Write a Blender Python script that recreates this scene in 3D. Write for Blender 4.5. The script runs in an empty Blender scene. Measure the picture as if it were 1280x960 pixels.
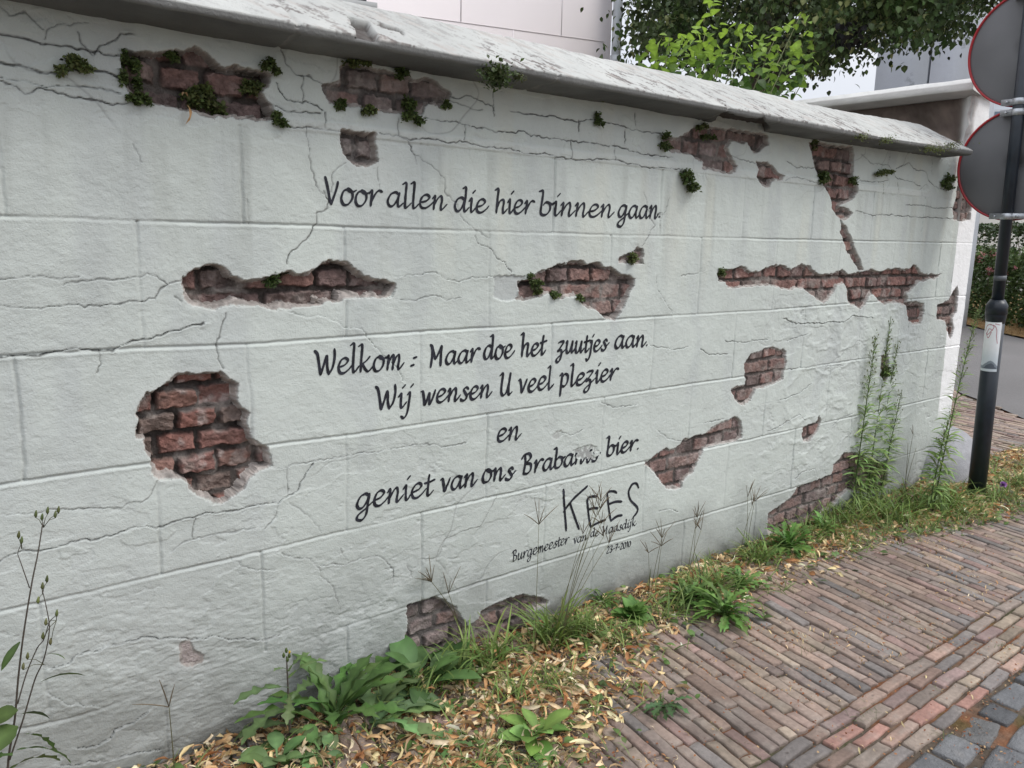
import bpy, math, random
import numpy as np

random.seed(7)
RS = np.random.RandomState(11)
SC = bpy.context.scene
COL = SC.collection

# ------------------------------------------------------------------ camera
F, YAW, PITCH, ROLL = 1000.0, 0.67858, -0.18232, 0.024118       # focal length in pixels of the 1280 px wide photo
CAM = np.array([-0.25096, -2.07538, 1.40593])
_r = np.array([math.cos(YAW), -math.sin(YAW), 0.0])
_f = np.array([math.sin(YAW) * math.cos(PITCH), math.cos(YAW) * math.cos(PITCH), math.sin(PITCH)])
_u = np.cross(_r, _f)
R_ = _r * math.cos(ROLL) + _u * math.sin(ROLL)
U_ = -_r * math.sin(ROLL) + _u * math.cos(ROLL)
from mathutils import Matrix
cam_data = bpy.data.cameras.new('camera')
cam = bpy.data.objects.new('camera', cam_data)
COL.objects.link(cam)
cam_data.sensor_width = 36.0
cam_data.lens = F / 1280 * 36
cam_data.clip_start = 0.02
cam_data.clip_end = 500
cam.matrix_world = Matrix(((R_[0], U_[0], -_f[0], CAM[0]), (R_[1], U_[1], -_f[1], CAM[1]),
                           (R_[2], U_[2], -_f[2], CAM[2]), (0, 0, 0, 1)))
SC.camera = cam

# ------------------------------------------------------------------ light: an overcast summer sky
SUN_EL, SUN_AZ = math.radians(52), math.radians(138)            # azimuth clockwise from +Y
w = bpy.data.worlds.new('World')
SC.world = w
w.use_nodes = True
nt = w.node_tree
bg = nt.nodes['Background']
sky = nt.nodes.new('ShaderNodeTexSky')
sky.sky_type = 'NISHITA'
sky.sun_disc = False
sky.sun_elevation = SUN_EL
sky.sun_rotation = SUN_AZ
sky.dust_density = 2.0
tc = nt.nodes.new('ShaderNodeTexCoord')
cn = nt.nodes.new('ShaderNodeTexNoise')
cn.inputs['Scale'].default_value = 2.6
cn.inputs['Detail'].default_value = 6
cn.inputs['Roughness'].default_value = 0.55
cr = nt.nodes.new('ShaderNodeValToRGB')
cr.color_ramp.elements[0].position = 0.30
cr.color_ramp.elements[1].position = 0.72
cr.color_ramp.elements[0].color = (11.4, 12.0, 13.4, 1)
cr.color_ramp.elements[1].color = (14.2, 14.3, 14.8, 1)
mx = nt.nodes.new('ShaderNodeMixRGB')
mx.inputs[0].default_value = 0.88
nt.links.new(tc.outputs['Generated'], cn.inputs['Vector'])
nt.links.new(cn.outputs['Fac'], cr.inputs[0])
nt.links.new(sky.outputs[0], mx.inputs[1])
# an overcast sky is about three times brighter overhead than at the horizon
sep = nt.nodes.new('ShaderNodeSeparateXYZ')
mr_ = nt.nodes.new('ShaderNodeMapRange')
mr_.inputs[1].default_value = 0.0; mr_.inputs[2].default_value = 1.0; mr_.inputs[3].default_value = .36; mr_.inputs[4].default_value = 1.0
vs_ = nt.nodes.new('ShaderNodeVectorMath'); vs_.operation = 'SCALE'
nt.links.new(tc.outputs['Generated'], sep.inputs[0]); nt.links.new(sep.outputs['Z'], mr_.inputs[0])
nt.links.new(cr.outputs[0], vs_.inputs[0]); nt.links.new(mr_.outputs[0], vs_.inputs['Scale'])
nt.links.new(vs_.outputs[0], mx.inputs[2])
nt.links.new(mx.outputs[0], bg.inputs[0])
bg.inputs[1].default_value = 0.10
sun_d = bpy.data.lights.new('sun', 'SUN')
sun_d.energy = 1.15
sun_d.angle = math.radians(22)
sun_d.color = (1.0, 0.97, 0.92)
sun = bpy.data.objects.new('sun', sun_d)
COL.objects.link(sun)
from mathutils import Vector
sd = Vector((math.sin(SUN_AZ) * math.cos(SUN_EL), math.cos(SUN_AZ) * math.cos(SUN_EL), math.sin(SUN_EL)))
sun.rotation_euler = sd.to_track_quat('Z', 'Y').to_euler()
SC.view_settings.view_transform = 'Standard'
SC.view_settings.look = 'None'
SC.view_settings.gamma = 1
SC.view_settings.exposure = 0.54
SC.render.engine = 'CYCLES'
SC.cycles.max_bounces = 6
SC.cycles.use_denoising = True


# ------------------------------------------------------------------ tracing: photo pixel -> a point on a real plane
def ray(px, py):
    px = np.asarray(px, float); py = np.asarray(py, float)
    return _f + ((px - 640) / F)[..., None] * R_ - ((py - 480) / F)[..., None] * U_


def onwall(px, py, Y=0.0):                                        # -> X, Z on the plane y = Y
    d = ray(px, py)
    t = (Y - CAM[1]) / d[..., 1]
    return CAM[0] + t * d[..., 0], CAM[2] + t * d[..., 2]


def onground(px, py, z=0.0):
    d = ray(px, py)
    t = (z - CAM[2]) / d[..., 2]
    return CAM[0] + t * d[..., 0], CAM[1] + t * d[..., 1]


def atdist(px, py, dist):
    d = ray(px, py)
    h = np.sqrt(d[..., 0] ** 2 + d[..., 1] ** 2)
    return CAM + d * (np.asarray(dist) / h)[..., None]


def wl(pts, Y=0.0):
    a = np.array(pts, float)
    x, z = onwall(a[:, 0], a[:, 1], Y)
    return np.stack([x, z], 1)


# ------------------------------------------------------------------ noise
def vnoise(x, y, s, seed=0):
    x = np.asarray(x, float) / s + 137.31 * (seed + 1); y = np.asarray(y, float) / s + 71.7 * (seed + 3)
    xi = np.floor(x).astype(np.int64); yi = np.floor(y).astype(np.int64)
    fx = x - xi; fy = y - yi
    fx = fx * fx * (3 - 2 * fx); fy = fy * fy * (3 - 2 * fy)

    def h(a, b):
        n = (a * 374761393 + b * 668265263 + seed * 982451653) & 0x7fffffff
        n = ((n ^ (n >> 13)) * 1274126177) & 0x7fffffff
        n = n ^ (n >> 16)
        return (n & 0xffff) / 65535.0
    return ((h(xi, yi) * (1 - fx) + h(xi + 1, yi) * fx) * (1 - fy) + (h(xi, yi + 1) * (1 - fx) + h(xi + 1, yi + 1) * fx) * fy) * 2 - 1


def fbm(x, y, s, seed=0, o=4, g=.5):
    t = 0; a = 1; n = 0
    for k in range(o):
        t = t + a * vnoise(x, y, s / 2 ** k, seed + k * 17); n += a; a *= g
    return t / n


def sstep(a, b, x):
    t = np.clip((x - a) / (b - a), 0, 1)
    return t * t * (3 - 2 * t)


def lerp3(a, b, t):
    return a + (np.asarray(b) - a) * t[..., None]


# ------------------------------------------------------------------ objects, labels
def tag(o, label=None, cat=None, group=None, kind=None):
    if label: o['label'] = label
    if cat: o['category'] = cat
    if group: o['group'] = group
    if kind: o['kind'] = kind
    return o


def thing(name, label, cat, loc=(0, 0, 0), group=None):
    o = bpy.data.objects.new(name, None)
    COL.objects.link(o)
    o.location = loc
    o.empty_display_size = .1
    return tag(o, label, cat, group)


def link(name, me, mat, parent=None, smooth=True):
    o = bpy.data.objects.new(name, me)
    if mat: me.materials.append(mat)
    COL.objects.link(o)
    if parent is not None:
        o.parent = parent
        o.matrix_parent_inverse = Matrix.Identity(4)
    if smooth:
        me.polygons.foreach_set('use_smooth', np.ones(len(me.polygons), bool))
    return o


def fast_mesh(name, V, Q, C=None):
    """V (n,3), Q (m,4) quads, C (n,3) linear colours"""
    me = bpy.data.meshes.new(name)
    me.vertices.add(len(V)); me.vertices.foreach_set('co', np.ascontiguousarray(V, dtype=np.float32).ravel())
    m, k = Q.shape
    me.loops.add(m * k); me.loops.foreach_set('vertex_index', np.ascontiguousarray(Q, dtype=np.int32).ravel())
    me.polygons.add(m); me.polygons.foreach_set('loop_start', np.arange(0, m * k, k, dtype=np.int32))
    me.update(calc_edges=True)
    if C is not None:
        at = me.color_attributes.new('col', 'FLOAT_COLOR', 'POINT')
        at.data.foreach_set('color', np.concatenate([C, np.ones((len(C), 1))], 1).astype(np.float32).ravel())
    return me


class MB:
    """collects polygons of any size, one colour per vertex, built as ONE mesh object"""
    def __init__(s):
        s.V = []; s.C = []; s.F = []; s.n = 0

    def add(s, V, F, C=(.5, .5, .5)):
        V = np.asarray(V, float)
        C = np.asarray(C, float)
        if C.ndim == 1: C = np.tile(C, (len(V), 1))
        s.V.append(V); s.C.append(C)
        for a in F:
            a = np.asarray(a, dtype=np.int64)
            s.F.append((a.reshape(1, -1) if a.ndim == 1 else a) + s.n)
        s.n += len(V)

    def inst(s, T, F, M, P, C):
        """T (k,3) template, F list of index arrays (m,j), M (n,3,3), P (n,3), C (n,3) or (n,k,3)"""
        V = np.einsum('nij,kj->nki', M, T) + P[:, None, :]
        n, k = V.shape[:2]
        C = np.asarray(C)
        if C.ndim == 2: C = np.repeat(C[:, None, :], k, 1)
        off = (np.arange(n) * k)
        for a in F:
            a = np.asarray(a)
            if a.ndim == 1: a = a.reshape(1, -1)
            s.F.append((a[None] + off[:, None, None]).reshape(-1, a.shape[1]) + s.n)
        s.V.append(V.reshape(-1, 3)); s.C.append(C.reshape(-1, 3)); s.n += n * k

    def box(s, lo, hi, C=(.5, .5, .5)):
        x0, y0, z0 = lo; x1, y1, z1 = hi
        V = [(x0, y0, z0), (x1, y0, z0), (x1, y1, z0), (x0, y1, z0), (x0, y0, z1), (x1, y0, z1), (x1, y1, z1), (x0, y1, z1)]
        s.add(V, [np.array([(0, 3, 2, 1), (4, 5, 6, 7), (0, 1, 5, 4), (1, 2, 6, 5), (2, 3, 7, 6), (3, 0, 4, 7)])], C)

    def tube(s, pts, rad, C=(.5, .5, .5), k=6, cap=True):
        pts = np.asarray(pts, float); n = len(pts)
        rad = np.broadcast_to(np.asarray(rad, float), (n,))
        tg = np.gradient(pts, axis=0)
        tg /= np.linalg.norm(tg, axis=1)[:, None] + 1e-12
        ref = np.array([0, 0, 1.]) if abs(tg[0][2]) < .9 else np.array([1., 0, 0])
        A = np.cross(tg, ref); A /= np.linalg.norm(A, axis=1)[:, None] + 1e-12
        B = np.cross(tg, A)
        th = np.arange(k) * 2 * np.pi / k
        V = pts[:, None] + rad[:, None, None] * (np.cos(th)[None, :, None] * A[:, None] + np.sin(th)[None, :, None] * B[:, None])
        i = np.arange(n - 1)[:, None] * k; j = np.arange(k)[None]
        j2 = (j + 1) % k
        Q = np.stack([i + j, i + j2, i + k + j2, i + k + j], -1).reshape(-1, 4)
        Fs = [Q]
        if cap: Fs += [np.arange(k)[::-1], np.arange(k) + (n - 1) * k]
        C = np.asarray(C, float)
        if C.ndim == 2: C = np.repeat(C, k, 0)
        s.add(V.reshape(-1, 3), Fs, C)

    def build(s, name, mat, parent=None, smooth=True):
        V = np.concatenate(s.V); C = np.concatenate(s.C)
        sz = {}
        for a in s.F: sz.setdefault(a.shape[1], []).append(a)
        if len(sz) == 1:
            k = list(sz)[0]
            me = fast_mesh(name, V, np.concatenate(sz[k]), C)
        else:
            loops = np.concatenate([np.concatenate(v).ravel() for v in sz.values()])
            cnt = np.concatenate([np.full(len(np.concatenate(v)), k) for k, v in sz.items()])
            me = bpy.data.meshes.new(name)
            me.vertices.add(len(V)); me.vertices.foreach_set('co', V.astype(np.float32).ravel())
            me.loops.add(len(loops)); me.loops.foreach_set('vertex_index', loops.astype(np.int32))
            me.polygons.add(len(cnt)); me.polygons.foreach_set('loop_start', (np.cumsum(cnt) - cnt).astype(np.int32))
            me.update(calc_edges=True)
            at = me.color_attributes.new('col', 'FLOAT_COLOR', 'POINT')
            at.data.foreach_set('color', np.concatenate([C, np.ones((len(C), 1))], 1).astype(np.float32).ravel())
        me.validate()
        return link(name, me, mat, parent, smooth)


# ------------------------------------------------------------------ materials
def nodes(name):
    m = bpy.data.materials.new(name)
    m.use_nodes = True
    return m, m.node_tree, m.node_tree.nodes['Principled BSDF']


def attr_mat(name, rough=.85, var=.12, vscale=40, bumps=(), spec=.3, trans=0.0, coord='Object', fleck=None):
    """the mesh's own colours, broken up by object space noise; bumps = (scale, distance, detail)"""
    m, t, b = nodes(name)
    a = t.nodes.new('ShaderNodeAttribute'); a.attribute_name = 'col'
    tc = t.nodes.new('ShaderNodeTexCoord')
    n = t.nodes.new('ShaderNodeTexNoise'); n.inputs['Scale'].default_value = vscale; n.inputs['Detail'].default_value = 5
    t.links.new(tc.outputs[coord], n.inputs['Vector'])
    mr = t.nodes.new('ShaderNodeMapRange')
    mr.inputs[1].default_value = .25; mr.inputs[2].default_value = .75
    mr.inputs[3].default_value = 1 - var; mr.inputs[4].default_value = 1 + var
    t.links.new(n.outputs['Fac'], mr.inputs[0])
    v = t.nodes.new('ShaderNodeVectorMath'); v.operation = 'SCALE'
    t.links.new(a.outputs['Color'], v.inputs[0]); t.links.new(mr.outputs[0], v.inputs['Scale'])
    colout = v.outputs[0]
    if fleck:
        fs, lo, hi, fc = fleck
        n2 = t.nodes.new('ShaderNodeTexNoise'); n2.inputs['Scale'].default_value = fs; n2.inputs['Detail'].default_value = 6; n2.inputs['Roughness'].default_value = .65
        t.links.new(tc.outputs[coord], n2.inputs['Vector'])
        m2 = t.nodes.new('ShaderNodeMapRange'); m2.inputs[1].default_value = lo; m2.inputs[2].default_value = hi
        t.links.new(n2.outputs['Fac'], m2.inputs[0])
        mxx = t.nodes.new('ShaderNodeMixRGB'); mxx.inputs[2].default_value = (*fc, 1)
        t.links.new(m2.outputs[0], mxx.inputs[0]); t.links.new(colout, mxx.inputs[1])
        colout = mxx.outputs[0]
    t.links.new(colout, b.inputs['Base Color'])
    b.inputs['Roughness'].default_value = rough
    b.inputs['Specular IOR Level'].default_value = spec
    prev = None
    for sc, dist, det in bumps:
        nn = t.nodes.new('ShaderNodeTexNoise'); nn.inputs['Scale'].default_value = sc; nn.inputs['Detail'].default_value = det; nn.inputs['Roughness'].default_value = .6
        t.links.new(tc.outputs[coord], nn.inputs['Vector'])
        bp = t.nodes.new('ShaderNodeBump'); bp.inputs['Distance'].default_value = dist; bp.inputs['Strength'].default_value = 1
        t.links.new(nn.outputs['Fac'], bp.inputs['Height'])
        if prev: t.links.new(prev.outputs[0], bp.inputs['Normal'])
        prev = bp
    if prev: t.links.new(prev.outputs[0], b.inputs['Normal'])
    if trans:
        tr = t.nodes.new('ShaderNodeBsdfTranslucent')
        t.links.new(colout, tr.inputs['Color'])
        ms = t.nodes.new('ShaderNodeMixShader'); ms.inputs[0].default_value = trans
        out = t.nodes['Material Output']
        t.links.new(b.outputs[0], ms.inputs[1]); t.links.new(tr.outputs[0], ms.inputs[2]); t.links.new(ms.outputs[0], out.inputs[0])
    return m


def flat_mat(name, c, rough=.6, metal=0, spec=.4, nscale=30, nvar=.1, bump=0):
    m, t, b = nodes(name)
    tc = t.nodes.new('ShaderNodeTexCoord')
    n = t.nodes.new('ShaderNodeTexNoise'); n.inputs['Scale'].default_value = nscale; n.inputs['Detail'].default_value = 5
    t.links.new(tc.outputs['Object'], n.inputs['Vector'])
    r = t.nodes.new('ShaderNodeValToRGB')
    r.color_ramp.elements[0].position = .3; r.color_ramp.elements[1].position = .7
    r.color_ramp.elements[0].color = (*[x * (1 - nvar) for x in c], 1)
    r.color_ramp.elements[1].color = (*[min(1, x * (1 + nvar)) for x in c], 1)
    t.links.new(n.outputs['Fac'], r.inputs[0]); t.links.new(r.outputs[0], b.inputs['Base Color'])
    b.inputs['Roughness'].default_value = rough; b.inputs['Metallic'].default_value = metal; b.inputs['Specular IOR Level'].default_value = spec
    if bump:
        bp = t.nodes.new('ShaderNodeBump'); bp.inputs['Distance'].default_value = bump
        t.links.new(n.outputs['Fac'], bp.inputs['Height']); t.links.new(bp.outputs[0], b.inputs['Normal'])
    return m


M_PLASTER = attr_mat('plaster_paint', .8, .04, 9, ((240, .0015, 5), (80, .0016, 4)), .25)
M_BRICK = attr_mat('old_brick', .92, .30, 70, ((260, .005, 5), (90, .007, 4)), .15)
M_COPING = attr_mat('coping_render', .85, .06, 14, ((210, .002, 5), (60, .003, 4)), .25)
M_PAINT = flat_mat('black_lettering_paint', (.018, .019, .026), .6, 0, .3, 45, .75)
M_PAVER = attr_mat('clinker_paver', .72, .20, 70, ((320, .0016, 5), (80, .003, 4)), .35)
M_COBBLE = attr_mat('basalt_cobble', .55, .18, 60, ((200, .003, 5), (50, .005, 4)), .45)
M_LEAF = attr_mat('leaf_green', .5, .18, 25, (), .35, .28)
M_LEAF_YOUNG = attr_mat('young_leaf', .5, .15, 25, (), .35, .45)
M_CROWN = attr_mat('lime_leaf', .55, .2, 5, (), .3, .14)
M_LEAF_DRY = attr_mat('dry_leaf', .75, .15, 60, (), .2, .12)
M_STEM = attr_mat('plant_stem', .6, .12, 60, (), .3)
M_FAR = attr_mat('far_render', .85, .04, .8, (), .2)
M_BARK = attr_mat('bark', .9, .25, 12, ((30, .02, 5),), .2)
M_POLE = flat_mat('dark_blue_coating', (.012, .018, .026), .38, 0, .5, 20, .25)
M_SIGNBACK = flat_mat('grey_sign_back', (.140, .143, .150), .5, .0, .4, 3.5, .13)
M_RED = flat_mat('red_enamel', (.36, .016, .022), .4, 0, .5, 15, .1)
M_STEEL = flat_mat('galvanised_steel', (.42, .44, .46), .4, .7, .5, 40, .2)
M_STONE = attr_mat('guard_stone', .85, .15, 30, ((120, .004, 5),), .25)

# =================================================================== THE WALL
Z_BASE, HC, HL = 0.22, 0.30, 0.26567
xs = [-0.62]
while xs[-1] < 4.93:
    xs.append(xs[-1] + 0.0023 + 0.0026 * max(0, min(1, xs[-1] / 4.5)))
xs = np.concatenate([np.arange(-2.6, -0.63, .02), np.array(xs)])
DZ = 0.0024
zs = np.arange(-0.06, 1.935, DZ)
NX, NZ = len(xs), len(zs)
X, Z = np.meshgrid(xs, zs)                                       # (NZ,NX)
WX = X + .0055 * fbm(X, Z, .045, 5, 3) + .0030 * vnoise(X, Z, .011, 9)
WZ = Z + .0055 * fbm(X, Z, .045, 6, 3) + .0030 * vnoise(X, Z, .011, 10)


def window(lo, hi, m):
    i0, i1 = np.searchsorted(xs, [lo[0] - m, hi[0] + m]); k0, k1 = np.searchsorted(zs, [lo[1] - m, hi[1] + m])
    return slice(k0, k1), slice(i0, i1)


def segd(px, pz, a, b):
    d = b - a; L = d @ d + 1e-12
    t = np.clip(((px - a[0]) * d[0] + (pz - a[1]) * d[1]) / L, 0, 1)
    ex = px - a[0] - t * d[0]; ez = pz - a[1] - t * d[1]
    return np.sqrt(ex * ex + ez * ez), (px - a[0]) * d[1] - (pz - a[1]) * d[0]


H = .0035 * fbm(X, Z, .55, 1, 3) + .0016 * fbm(X, Z, .11, 2, 3) + .0009 * fbm(X, Z, .028, 3, 3) + .0004 * fbm(X + .2 * Z, Z * 1.7, .014, 4, 2)
rough_lo = sstep(.75, .15, Z) * sstep(1.6, .6, X) * (.4 + .6 * sstep(-.2, .4, fbm(X, Z, .3, 21, 2)))
rdg = 1 - np.abs(fbm(X + .5 * Z, Z * 1.5 - .25 * X, .13, 31, 4))
H += rough_lo * (.0020 * (sstep(.72, 1., rdg) - .3) + .0022 * fbm(X, Z, .035, 33, 4) + .0012 * fbm(X + Z, Z * 3, .02, 34, 2))
rough_rt = sstep(2.6, 3.3, X) * sstep(4.5, 4.2, X) * sstep(1.25, 1.05, Z) * sstep(.2, .35, Z)
H += rough_rt * (.0032 * (sstep(.78, 1., 1 - np.abs(fbm(X, Z * 1.6, .19, 41, 4))) - .3) + .0012 * fbm(X, Z, .03, 42, 3))
BASEC = np.array([.560, .600, .560])
C = np.tile(BASEC, (NZ, NX, 1))
tone = .05 * fbm(X, Z, .5, 51, 3) + .03 * fbm(X, Z, .09, 52, 3)
streak = sstep(.05, .55, fbm(X, Z * .10, .075, 53, 3)) * sstep(1.05, 1.5, Z) * sstep(.6, 1.6, X)
C *= (1 + tone)[..., None]
C = lerp3(C, (.60, .61, .53), .45 * streak)
C = lerp3(C, (.43, .455, .46), .35 * sstep(.05, .5, fbm(X, Z * .25, .12, 54, 3)) * sstep(.3, .9, Z))
C = lerp3(C, (.43, .45, .445), .5 * sstep(1.1, -.3, X) * (.6 + .4 * fbm(X, Z, .3, 56, 2)))  # left end darkened: its weaker light is painted into the plaster colour
C = lerp3(C, (.31, .325, .318), .55 * sstep(.75, .15, Z + .12 * fbm(X, Z * .5, .22, 57, 3)) * sstep(1.9, .9, X))  # lower left darker again, dimmer light put into the colour
foot_dirt_shade = sstep(.38, .0, Z + .12 * fbm(X, Z, .15, 55, 4))  # splash dirt plus shade near the ground, both painted into the colour
C = lerp3(C, (.23, .235, .222), .72 * foot_dirt_shade)
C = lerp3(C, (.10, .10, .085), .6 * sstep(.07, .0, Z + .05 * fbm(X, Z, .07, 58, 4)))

ptop = sstep(1.62, 1.68, Z); plow = sstep(.95, .45, Z) * sstep(2.2, 1.2, X); prt = sstep(2.5, 3.2, X) * sstep(1.3, 1.1, Z)
pm = np.clip(.9 * ptop + .95 * plow + .7 * prt + .25, 0, 1)
for sc_, sd_, hh, off_ in ((.30, 161, .0016, .12), (.17, 163, .0012, .22), (.085, 165, .0009, .30)):
    f_ = fbm(X + .2 * Z, Z * 1.7, sc_, sd_, 5, .55) - off_
    lay_ = sstep(-.008, .008, f_) * pm
    H -= hh * lay_
    C = lerp3(C, (.52, .545, .53), .22 * lay_)
for sc_, sd_, am in ((.55, 171, .8),):
    f_ = fbm(X, Z * 1.25, sc_, sd_, 4, .5)
    gx_ = np.abs(np.gradient(f_, axis=1)) / np.maximum(np.gradient(X, axis=1), 1e-4) + np.abs(np.gradient(f_, axis=0)) / DZ
    ln_ = np.exp(-(f_ / (gx_ + .05) / .0016) ** 2) * pm * am * sstep(-.1, .25, fbm(X, Z, .35, sd_ + 1, 2))
    H -= .0016 * ln_
    C = lerp3(C, (.17, .17, .165), .55 * ln_)
drip = sstep(.0, .5, fbm(X, Z * .06, .05, 175, 3)) * sstep(1.70, 1.62, Z) * sstep(1.15, 1.6, Z + .15 * fbm(X, X * 0, .06, 176, 2))
C = lerp3(C, (.36, .38, .35), .42 * drip)
# ashlar joints ruled in the render, traced from the photograph
JH = {1: [(25, 271), (160, 275), (320, 280), (527, 287), (727, 292), (930, 298), (1195, 303)],
      2: [(0, 447), (160, 436), (320, 431.5), (407, 425), (530, 415), (640, 409), (752, 401), (872, 393), (960, 389), (1047, 381), (1180, 371)],
      3: [(0, 605), (185, 579), (335, 556), (432, 544), (527, 530), (640, 513), (752, 497), (812, 487), (920, 472), (1130, 441), (1177, 435)],
      4: [(0, 764), (100, 743), (190, 721), (287, 699), (405, 669), (527, 641), (640, 615), (747, 590), (805, 576), (957, 545), (1110, 511), (1175, 497)],
      5: [(0, 916), (70, 906), (125, 890), (180, 869), (320, 819), (377, 802), (440, 781), (562, 740), (640, 716), (745, 682), (805, 665), (952, 622), (1110, 576), (1165, 560)]}
JZ = {}
for k, pts in JH.items():
    a = wl(pts)
    z = np.interp(xs, a[:, 0], a[:, 1]) * .75 + (Z_BASE + (5 - k) * HC) * .25
    ker = np.ones(41) / 41
    zp = np.convolve(np.pad(z, 20, 'edge'), ker, 'valid')
    JZ[k] = zp + .0015 * vnoise(xs, xs * 0, .15, 60 + k) + .001 * vnoise(xs, xs * 0, .02, 70 + k)
JZ[0] = np.full(NX, 1.668) + .003 * vnoise(xs, xs * 0, .2, 66); JZ[6] = np.full(NX, -.08)


def rnd(a, b, s):
    n = (a * 73856093 ^ b * 19349663 ^ (s * 83492791)) & 0x7fffffff
    n = ((n ^ (n >> 13)) * 1274126177) & 0x7fffffff
    return ((n ^ (n >> 16)) & 0xffff) / 65535.0


def groove(d, wdt, dep, mask):
    t = np.clip(1 - np.abs(d) / wdt, 0, 1)
    return dep * (t * t * (3 - 2 * t)) * mask


for k in range(1, 6):
    m = .35 + .65 * sstep(-.45, .1, fbm(X, Z, .35, 80 + k, 2))
    if k == 5: m = m * (1 - .8 * sstep(.35, .6, X) * sstep(.75, .6, X)) * (1 - .9 * sstep(.12, .18, X) * sstep(.36, .3, X))
    dz = Z - JZ[k][None, :]
    H -= groove(dz, .0066, .0044, m)
    H += groove(dz + .009, .005, .0008, m)                        # raised lower lip left by the ruling tool
    C = lerp3(C, (.27, .275, .27), .62 * np.clip(1 - np.abs(dz - .0015) / .0038, 0, 1) * m * (.4 + .6 * sstep(-.1, .5, vnoise(X, Z * 0, .09, 90 + k))))
for k in range(0, 6):
    par = 0 if k % 2 == 0 else 1
    inrow = ((Z < JZ[k][None, :]) & (Z > JZ[k + 1][None, :])).astype(float)
    blk = np.floor((X / HL - par) / 2).astype(int)
    C *= (1 + inrow * .055 * (rnd(blk + 40, np.full_like(blk, k + 3), 5) - .5))[..., None]
    for i in range(-10 + par, 18, 2):
        x0 = i * HL + random.uniform(-.012, .012)
        cs = slice(*np.searchsorted(xs, [x0 - .05, x0 + .05]))
        if cs.stop <= cs.start: continue
        xx = X[:, cs]; zz = Z[:, cs]
        wob = x0 + .004 * vnoise(zz, zz * 0, .12, 200 + i + 31 * k) + .002 * vnoise(zz, zz * 0, .02, 300 + i + k)
        m = inrow[:, cs] * (.45 + .65 * sstep(-.3, .25, fbm(xx, zz, .3, 120 + k, 2)))
        if x0 > 4.6: continue
        H[:, cs] -= groove(xx - wob, .0072, .0046, m)
        C[:, cs] = lerp3(C[:, cs], (.33, .34, .33), .45 * np.clip(1 - np.abs(xx - wob) / .003, 0, 1) * m)
# the narrow cornice band under the frieze
band = sstep(1.664, 1.672, Z) * sstep(1.704, 1.694, Z) * sstep(.55, .75, X) * sstep(4.4, 4.1, X)
H += .0045 * band * (.7 + .3 * vnoise(X, Z, .2, 8))
C = lerp3(C, (.66, .69, .655), .4 * band)

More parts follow.
